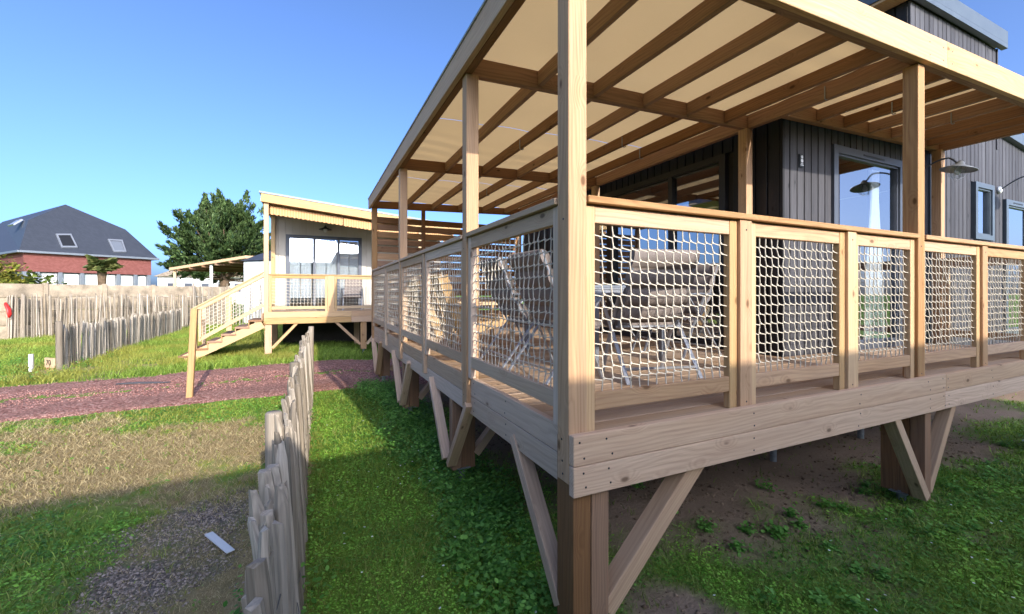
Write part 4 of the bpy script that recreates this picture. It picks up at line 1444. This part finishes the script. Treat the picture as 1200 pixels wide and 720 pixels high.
picket_fence('weathered split picket fence in the foreground running towards the path', [(-.065, .80, 0), (-.06, 4.5, 0), (0.0, 8.35, 0)], .94, .048, .040,
             [((-.20, 2.78, 0), .98), ((-.16, 4.75, 0), .98), ((-.12, 6.6, 0), 1.0), ((-.02, 8.42, 0), 1.06)], lean=.085, seed=4)
picket_fence('low dark picket fence crossing the lawn behind the red path', [(-4.95, 12.65, 0), (-5.2, 23.0, 0)], .98, .062, .088,
             [((-4.98, 12.58, 0), 1.05), ((-5.1, 17.5, 0), 1.0), ((-5.2, 22.9, 0), 1.0)], seed=7, post_r=.06)
picket_fence('pale picket fence standing in front of the concrete wall', [cw(-21.5, 13.5), cw(-17.4, 15.2), cw(-15.4, 20.6)], 1.58, .05, .08,
             [(cw(-19.5, 14.33), 1.6), (cw(-17.4, 15.2), 1.6), (cw(-16.4, 17.9), 1.6)], seed=9)
picket_fence('tall pale picket fence in front of the open sided shelter', [cw(-15.3, 20.7), cw(-9.5, 23.2)], 2.08, .055, .12,
             [(cw(-15.35, 20.6), 2.15), (cw(-12.4, 21.95), 2.1)], seed=12)

# ---- concrete plank wall
wl = thing('concrete_wall', 'pale concrete plank wall with posts behind the picket fence', 'wall', cw(-17.2, 17))
pp = [cw(-18.6 + .55 * (i - 1), 16 + 1.75 * (i - 1) - 1.0 + 1.0) for i in range(-1, 5)]
pp = [cw(-17.5 + .55 * i, 16 + 1.75 * i) for i in range(-3, 5)]
d_ = (pp[1] - pp[0]).normalized()
for i, p in enumerate(pp):
    vpost_ = board('post', (p.x, p.y, -.1), (p.x, p.y, 2.04), .13, .13, M['concrete'], wl, up=(d_.x, d_.y, 0), ch=.01)
    if i < len(pp) - 1:
        q = pp[i + 1]; dd = (q - p).normalized() * .067
        for k in range(4):
            board('panel', (p.x + dd.x, p.y + dd.y, .25 + k * .5), (q.x - dd.x, q.y - dd.y, .25 + k * .5), .045, .492, M['concrete'], wl, ch=.012)

# ---- things in the garden
st = MB(); st.box(-.03, .03, -.03, .03, -.1, .36); p = cw(-10.2, 9.05)
st = st.build('stake', M['white'], None, Matrix.Translation(p)); tag(st, 'short white stake at the edge of the red path', 'stake')

p = cw(-10.02, 9.25)
sg = thing('number_sign', 'low wooden block with black number 70 beside the fence end', 'sign', (p.x, p.y, 0), R(-42), local=True)
m0 = WM[sg.name]
mb = MB(); mb.box(-.14, .14, -.02, .02, .04, .25); mb.build('plate', M['wood_pale'], sg)
mb = MB(); mb.box(-.09, -.06, -.015, .015, -.08, .04); mb.build('leg', M['wood'], sg)
mb = MB(); mb.box(.06, .09, -.015, .015, -.08, .04); mb.build('leg', M['wood'], sg)


def text_mesh(body, size, mat, parent, m, ext=.002):
    cu = bpy.data.curves.new('digits', 'FONT'); cu.body = body; cu.size = size; cu.extrude = ext; cu.align_x = 'CENTER'; cu.align_y = 'CENTER'
    tmp = bpy.data.objects.new('digits_curve', cu); col.objects.link(tmp)
    bpy.context.view_layer.update()
    me = bpy.data.meshes.new_from_object(tmp.evaluated_get(bpy.context.evaluated_depsgraph_get()))
    bpy.data.objects.remove(tmp); me.materials.clear(); me.materials.append(mat)
    return link(bpy.data.objects.new('digits', me), parent, m)


text_mesh('70', .17, M['black'], sg, m0 @ Matrix.Translation((0, -.024, .145)) @ Matrix.Rotation(R(90), 4, 'X'))

p = cw(-17.75, 14.95, 0)
gl = MB()
gl.tube([(0, 0, 1.33), (.05, -.02, 1.26), (.16, -.02, 1.08), (.19, -.02, .92), (.17, -.02, .80)], [.03, .055, .075, .07, .035], 8, .45)
gl = gl.build('red_cloth', M['red'], None, Matrix.Translation((p.x, p.y, 0)) @ Matrix.Rotation(R(-30), 4, 'Z'), True); tag(gl, 'red cloth hanging on the pale picket fence', 'cloth')

s = MB(); z = float(gz(-.55, 3.2)) + .03
s.add([(-.023, -.17, 0), (.023, -.17, 0), (.023, .17, .004), (-.023, .17, .004), (-.023, -.17, .006), (.023, -.17, .006), (.023, .17, .012), (-.023, .17, .012)],
      [(0, 3, 2, 1), (4, 5, 6, 7), (0, 1, 5, 4), (1, 2, 6, 5), (2, 3, 7, 6), (3, 0, 4, 7)])
q = Vector((-.553, 3.35, 0))
s = s.build('white_strip', M['white'], None, Matrix.Translation((q.x, q.y, float(gz(q.x, q.y)) + .022)) @ Matrix.Rotation(R(30), 4, 'Z')); tag(s, 'white plastic strip lying on the gravel patch', 'strip')

q = cw(-6.7, 7.75)
s = MB(); s.tube([(-.42, 0, .03), (-.1, .02, .035), (.2, 0, .03), (.45, -.03, .035)], [.02, .035, .035, .015], 6, .6)
s = s.build('stick', M['clad'], None, Matrix.Translation((q.x, q.y, float(gz(q.x, q.y)))) @ Matrix.Rotation(R(-14), 4, 'Z'))
tag(s, 'dark flat stick lying on the red gravel path', 'stick')

a, b = cw(-5.07, 6.70), cw(-4.985, 6.70)
pst = board('wooden_post', (a.x, a.y, float(gz(a.x, a.y)) - .1), (b.x, b.y, 1.41), .085, .085, M['wood_pale'], None, ch=.008)
tag(pst, 'slim wooden post standing at the near edge of the red path', 'post')

# ================================================================ far house with slate roof
def slatemat():
    t = NT('slate'); v = t.coords(rnd=False)
    br = t.n('TexBrick'); br.inputs['Scale'].default_value = 2.0
    br.inputs['Color1'].default_value = lin(56, 59, 66); br.inputs['Color2'].default_value = lin(46, 49, 56); br.inputs['Mortar'].default_value = lin(34, 36, 41)
    br.inputs['Mortar Size'].default_value = .012
    t.l(v, br.inputs['Vector'])
    return t.finish(t.mix(.35, br.outputs['Color'], t.mix(t.noise(v, .6, 4), lin(46, 49, 56), lin(68, 71, 78))), 0.55, 0.4)


def tilemat():
    t = NT('red_wall_tiles'); v = t.coords(rnd=False)
    sep = t.n('SeparateXYZ'); t.l(v, sep.inputs[0])
    cb = t.n('CombineXYZ'); t.l(t.math('ADD', sep.outputs[0], sep.outputs[1]), cb.inputs[0]); t.l(sep.outputs[2], cb.inputs[1])
    br = t.n('TexBrick'); br.inputs['Scale'].default_value = 2.2
    br.inputs['Color1'].default_value = lin(126, 78, 72); br.inputs['Color2'].default_value = lin(108, 64, 58); br.inputs['Mortar'].default_value = lin(104, 56, 48)
    br.inputs['Mortar Size'].default_value = .02
    t.l(cb.outputs[0], br.inputs['Vector'])
    return t.finish(br.outputs['Color'], 0.8, 0.2)


M['slate'] = slatemat(); M['tiles'] = tilemat()
E1, E2, AP, RR, KK = Vector((-24.89, 55.81, 5.7)), Vector((-16.19, 62.12, 5.7)), Vector((-24.26, 62.48, 11.3)), Vector((-19.5, 63.41, 9.02)), Vector((-25.62, 58.89, 8.96))
f_ = (E2 - E1).normalized(); nb = Vector((-f_.y, f_.x, 0))
FH = thing('slate_roof_house', 'red tiled house with big dark slate roof beyond the concrete wall', 'house', (-24, 62, 0))
E3 = E2 + nb * 29; E0 = E1 + nb * 29
RL = AP + nb * 23
mb = MB()
roofv = [E1, E2, RR, AP, KK, E3, E0, RL]
mb.add([tuple(v) for v in roofv], [(0, 1, 2, 3, 4), (1, 5, 7, 3, 2), (5, 6, 7), (6, 0, 4, 3, 7)])
mb.build('roof', M['slate'], FH)
for a, b in ((E1, E2), (E0, E1), (E2, E3)):
    board('gutter', a + Vector((0, 0, -.08)), b + Vector((0, 0, -.08)), .28, .2, M['alu_grey'], FH)
i1 = E1 + f_ * .35 + nb * .35; i2 = E2 - f_ * .5 + nb * .35; i3 = E3 - f_ * .5 - nb * .4; i0 = E0 + f_ * .35 - nb * .4
def wallq(name, pts, z0, z1, mat, parent=FH):
    mb = MB(); n = len(pts)
    mb.add([(p.x, p.y, z0) for p in pts] + [(p.x, p.y, z1) for p in pts], [(i, (i + 1) % n, n + (i + 1) % n, n + i) for i in range(n - 1)])
    return mb.build(name, mat, parent)
loopw = [i0, i1, i2, i3]
wallq('upper_wall', loopw, 3.75, 5.68, M['tiles'])
cen = sum(loopw, Vector()) / 4
ii = [p + (cen - p).normalized() * .6 for p in loopw]
wallq('lower_wall', ii, -.2, 3.75, M['alu_dark'])
mb = MB(); v0 = [(p.x, p.y, 3.75) for p in loopw] + [(p.x, p.y, 3.75) for p in ii]
mb.add(v0, [(i, i + 1, 5 + i, 4 + i) for i in range(3)]); mb.build('soffit', M['alu_dark'], FH)
Lw = (i2 - i1).length
edges = [0.1, .95, 2.5, 4.1, 5.55, 7.0, 8.5, Lw - .2]
for k in range(len(edges) - 1):
    a = i1 + f_ * (edges[k] + .18); b = i1 + f_ * (edges[k + 1] - .18)
    o = nb * .42
    board('window', (a.x + o.x, a.y + o.y, 2.3), (b.x + o.x, b.y + o.y, 2.3), .06, 2.7, M['white'], FH)
for e in edges:
    a = i1 + f_ * e + nb * .2
    board('column', (a.x, a.y, -.2), (a.x, a.y, 3.74), .34, .3, M['alu_grey'], FH, up=(f_.x, f_.y, 0))
# roof windows
nrm = (E2 - E1).cross(AP - E1).normalized()
for pts, closed in (((Vector((-23.61, 58.87, 7.63)), Vector((-22.75, 59.66, 7.78)), Vector((-21.86, 58.68, 6.3)), Vector((-22.78, 57.88, 6.18))), False),
            ((Vector((-20.33, 61.16, 7.54)), Vector((-19.34, 61.93, 7.59)), Vector((-18.65, 60.88, 6.18)), Vector((-19.5, 60.15, 6.09))), True)):
    c = sum(pts, Vector()) / 4
    mb = MB(); o = nrm * .12
    inner = [c + (p - c) * .78 for p in pts]
    mb.add([tuple(p + o) for p in pts] + [tuple(p + o) for p in inner] + [tuple(p) for p in pts], [(i, (i + 1) % 4, 4 + (i + 1) % 4, 4 + i) for i in range(4)] + [(i, 8 + i, 8 + (i + 1) % 4, (i + 1) % 4) for i in range(4)])
    wn_ = mb.build('roof_window', M['alu'], FH)
    mb = MB(); mb.add([tuple(p + nrm * .06) for p in inner], [(0, 1, 2, 3)]); mb.build('pane', M['alu_grey'] if closed else M['black'], wn_)
q = KK + nb * 3.2 + Vector((0, 0, .05)); board('roof_window', q, q + nb * 1.9, .9, .16, M['alu'], FH, up=(-f_.x * .7, -f_.y * .7, .7))

# ---- open sided shelter and white shed
SH = thing('open_shelter', 'low open sided shelter with wooden roof behind the tall picket fence', 'shelter', cw(-18, 27))
a, b, c, d = cw(-20.9, 26, 3.05), cw(-15.0, 24, 3.62), cw(-12.5, 29.5, 3.75), cw(-18.5, 31.5, 3.2)
mb = MB(); up = Vector((0, 0, .16))
mb.add([tuple(v) for v in (a, b, c, d)] + [tuple(v + up) for v in (a, b, c, d)], [(0, 3, 2, 1), (4, 5, 6, 7), (0, 1, 5, 4), (1, 2, 6, 5), (2, 3, 7, 6), (3, 0, 4, 7)])
mb.build('roof', M['wood_pale'], SH)
for t_ in (.12, .28, .45, .62, .8):
    board('rafter', a.lerp(b, t_) + Vector((0, 0, -.06)), d.lerp(c, t_) + Vector((0, 0, -.06)), .08, .12, M['wood_beam'], SH)
for t_ in (.02, .52, .98):
    p = a.lerp(b, t_) + (d - a) * .04; board('post', (p.x, p.y, -.1), (p.x, p.y, p.z), .14, .14, M['wood_pale'] if t_ < .1 else M['white'], SH)
p1, p2 = a.lerp(d, .75) + (b - a) * .45, b.lerp(c, .75)
board('back_wall', (p1.x, p1.y, 1.6), (p2.x, p2.y, 1.6), .1, 3.2, M['clad_dark'], SH)
p1, p2 = a.lerp(d, .8), a.lerp(d, .8) + (b - a) * .42
board('back_wall', (p1.x, p1.y, 1.2), (p2.x, p2.y, 1.2), .1, 2.5, M['concrete'], SH)
SD = thing('white_shed', 'white board clad shed with grey roof beside the shelter', 'shed', cw(-14, 24.5))
s1, s2 = cw(-14.95, 23.8), cw(-12.6, 22.9); nn = (s2 - s1).normalized(); nb2 = Vector((-nn.y, nn.x, 0))
for k in range(18):
    z = .1 + k * .19
    if z > 3.4: break
    board('cladding_board', (s1.x, s1.y, z), (s2.x, s2.y, z), .04, .182, M['white'], SD)
s3 = s1 + nb2 * 3; s4 = s2 + nb2 * 3
wallq('wall', [s2, s4, s3, s1 + nb2 * .03], 0, 3.45, M['white'], SD)
r0 = (s1 - nn * .15 - nb2 * .15); r1 = s2 + nn * .15 - nb2 * .15; r2 = r1 + nb2 * 3.3; r3 = r0 + nb2 * 3.3
mid0 = (r0 + r3) / 2 + nn * .7; mid1 = (r1 + r2) / 2
mb = MB(); mb.add([(v.x, v.y, 3.45) for v in (r0, r1, r2, r3)] + [(mid0.x, mid0.y, 4.25), (mid1.x, mid1.y, 4.25)], [(0, 1, 5, 4), (1, 2, 5), (2, 3, 4, 5), (3, 0, 4), (3, 2, 1, 0)])
mb.build('roof', M['slate'], SD)

WH = thing('distant_house', 'small distant white house between the slate roof house and the shelter', 'house', cw(-44, 62))
h0, h1 = cw(-51.5, 62), cw(-40.5, 66); hv = (h1 - h0).normalized(); hb = Vector((-hv.y, hv.x, 0))
wallq('wall', [h0 + hb * 6, h0, h1, h1 + hb * 6], -.2, 4.1, M['white'], WH)
mb = MB(); e_ = hv * .4; o_ = hb * .4
q_ = [h0 - e_ - o_, h1 + e_ - o_, h1 + e_ + hb * 6 + o_, h0 - e_ + hb * 6 + o_]; r_ = [h0 + hb * 3 + hv * 1.5, h1 + hb * 3 - hv * 1.5]
mb.add([(v.x, v.y, 4.1) for v in q_] + [(v.x, v.y, 5.6) for v in r_], [(0, 1, 5, 4), (1, 2, 5), (2, 3, 4, 5), (3, 0, 4), (3, 2, 1, 0)]); mb.build('roof', M['concrete'], WH)
for k in range(5):
    a = h0 + hv * (1.2 + k * 2.1) - hb * .03; b = a + hv * .9
    wv = board('window', (a.x, a.y, 2.5), (b.x, b.y, 2.5), .06, 1.3, M['alu_dark'], WH)

# ================================================================ trees
def needle_sets(P, D, size, c0, c1, var=.35, wd=.32):
    """small flat sprays pointing along D"""
    n = len(P); up = np.array([0, 0, 1.0])
    D = D / np.linalg.norm(D, axis=1, keepdims=True)
    S = np.cross(D, up + rng.normal(size=(n, 3)) * .5); S /= np.linalg.norm(S, axis=1, keepdims=True) + 1e-6
    L = (size * (0.6 + 0.8 * rng.random(n)))[:, None]; w = L * wd
    pts = [P, P + D * L * .5 + S * w, P + D * L, P + D * L * .5 - S * w]
    V = np.stack(pts, 1).reshape(-1, 3); o = (np.arange(n) * 4)[:, None]
    F = np.concatenate([o + [0, 1, 2], o + [0, 2, 3]], 0)
    t = rng.random((n, 1)); C_ = (c0 * (1 - t) + c1 * t) * (1 - var + 2 * var * rng.random((n, 1)))
    return V, F, np.repeat(C_, 4, 0)


M['bark'] = plain('bark', (92, 76, 60), .9, .1, 0, .3, 6, .5)
M['conifer'] = leafmat('conifer_sprays', .2, .6)
base = cw(-26.2, 38.5)
TR = thing('cypress_tree', 'broad dark green cypress tree behind the shelter', 'tree', base)
mb = MB()
mb.tube([base + Vector(v) for v in ((0, 0, -.2), (.1, .05, 1.5), (.25, .1, 3.0), (.3, .1, 4.6), (.3, .2, 6.5))], [.5, .42, .36, .26, .12], 10)
RV = Vector((0.9057, -0.4239, 0)); FV = Vector((0.4239, 0.9057, 0))
tips = []
for k in range(48):
    a = k * 2.399; t_ = (k + .5) / 48
    el = .02 + 1.38 * t_; ln = 4.1 + .5 * t_ - .9 * rng.random()
    dirv = RV * (math.cos(a) * math.cos(el) * 1.0) + FV * (math.sin(a) * math.cos(el)) + Vector((0, 0, math.sin(el)))
    s0 = base + Vector((.25, .1, 2.8 + 2.0 * t_))
    m1 = s0 + dirv * ln * .45 + Vector((0, 0, -.15)); tip = s0 + dirv * ln * (1.0) + Vector((0, 0, .45))
    mb.tube([s0, m1, tip], [.10, .055, .02], 6)
    tips.append((s0, m1, tip))
mb.build('trunk', M['bark'], TR, Matrix.Identity(4), True)
sets = []
for (s0, m1, tip) in tips:
    nclump = 10
    for q in range(nclump):
        u = .52 + .52 * (q + rng.random()) / nclump
        c = np.array(m1.lerp(tip, (u - .45) / .55) if u > .45 else s0.lerp(m1, u / .45))
        c = c + rng.normal(size=3) * [.5, .5, .3]
        n = 190
        rr = .13 + .10 * rng.random()
        out = c - np.array(base) - [0, 0, 3.6]; out = out / np.linalg.norm(out)
        out = out + rng.normal(size=3) * .35 + [0, 0, .12]; out = out / np.linalg.norm(out)
        al = rng.random((n, 1)) ** .7
        off = out[None] * (al * (1.0 + .5 * rng.random()) - .3) + rng.normal(size=(n, 3)) * [rr, rr, rr * .55] * (1.25 - al)
        D = out[None] * 1.1 + rng.normal(size=(n, 3)) * .4 + [0, 0, .3]
        shade = rng.random()
        sets.append(needle_sets(c + off, D, .30, L3((26, 50, 26)) * (.7 + .5 * shade), L3((88, 106, 58)) * (.7 + .5 * shade), wd=.17))
tri_soup('crown', *join(sets), M['conifer'], TR)

pb = cw(-34.6, 36)
PT = thing('palm_tree', 'small palm tree in front of the slate roof house', 'tree', pb)
mb = MB(); mb.tube([pb + Vector((0, 0, z)) for z in (-.2, 1, 2, 3, 3.9)], [.28, .26, .27, .3, .34], 10); mb.build('trunk', M['bark'], PT, Matrix.Identity(4))
sets = []
for k in range(30):
    a = rng.random() * 6.283; el = rng.random() * 1.5 - .35; ln = .75 + .3 * rng.random()
    d0 = np.array([math.cos(a) * math.cos(el), math.sin(a) * math.cos(el), math.sin(el)])
    c0 = np.array(pb) + [0, 0, 3.9]
    hub = c0 + d0 * ln * .55 - [0, 0, .08]
    n = 26
    sd = np.cross(d0, [0, 0, 1.0]); sd /= np.linalg.norm(sd) + 1e-6
    ang = np.linspace(-1.5, 1.5, n)
    D = np.cos(ang)[:, None] * d0 + np.sin(ang)[:, None] * sd + [0, 0, -.25]
    sets.append(needle_sets(np.repeat(hub[None], n, 0), D, ln * .75, L3((70, 84, 44)), L3((128, 128, 74)), .2))
    sets.append(needle_sets(np.repeat(c0[None], 3, 0), np.repeat(d0[None], 3, 0), ln * .6, L3((90, 96, 60)), L3((110, 110, 70)), .1))
tri_soup('crown', *join(sets), M['leaf'], PT)


def bush(label, c, rx, ry, rz_, n, c0, c1, size=.1, cat='hedge', name='hedge'):
    t = thing(name, label, cat, tuple(c))
    P = rng.normal(size=(n, 3)); P /= np.linalg.norm(P, axis=1, keepdims=True)
    rad = (.55 + .5 * rng.random((n, 1))) * (0.85 + .35 * np.sin(P[:, :1] * 7 + P[:, 2:] * 9))
    Q = P * rad * [rx, ry, rz_]
    Q = np.stack([Q[:, 0] * RV.x + Q[:, 1] * FV.x, Q[:, 0] * RV.y + Q[:, 1] * FV.y, Q[:, 2]], 1) + np.array(c) + [0, 0, rz_ * .9]
    V, F, C_ = leaves(Q, size * (.6 + .8 * rng.random(n)), .9, L3(c0), L3(c1), .3)
    tri_soup('foliage', V, F, C_, M['leaf'], t)
    mb = MB(); mb.tube([Vector(c), Vector(c) + Vector((.1, 0, rz_ * .6)), Vector(c) + Vector((.2, .1, rz_ * 1.2))], [.08, .06, .03], 6); mb.build('stem', M['bark'], t, Matrix.Identity(4))
    return t


bush('yellow green shrub behind the concrete wall at the left edge', cw(-25.9, 21.5), 1.3, 1.2, 1.75, 5000, (70, 84, 28), (168, 160, 70))
bush('low dark green shrub behind the concrete wall', cw(-24.3, 22.0), 1.2, 1.0, 1.3, 4000, (52, 70, 28), (110, 120, 52), name='shrub', cat='shrub')
for k, (px_, dd) in enumerate(((-21.5, 23.5), (-19.0, 24.5), (-17.2, 25))):
    bush(('small tuft of garden plants behind the concrete wall, left of the palm', 'small tuft of garden plants behind the wall, right below the palm', 'small tuft of garden plants behind the wall near the shelter')[k], cw(px_, dd), .9, .5, 1.0, 700, (80, 96, 40), (150, 150, 80), .09, 'shrub', 'shrub')
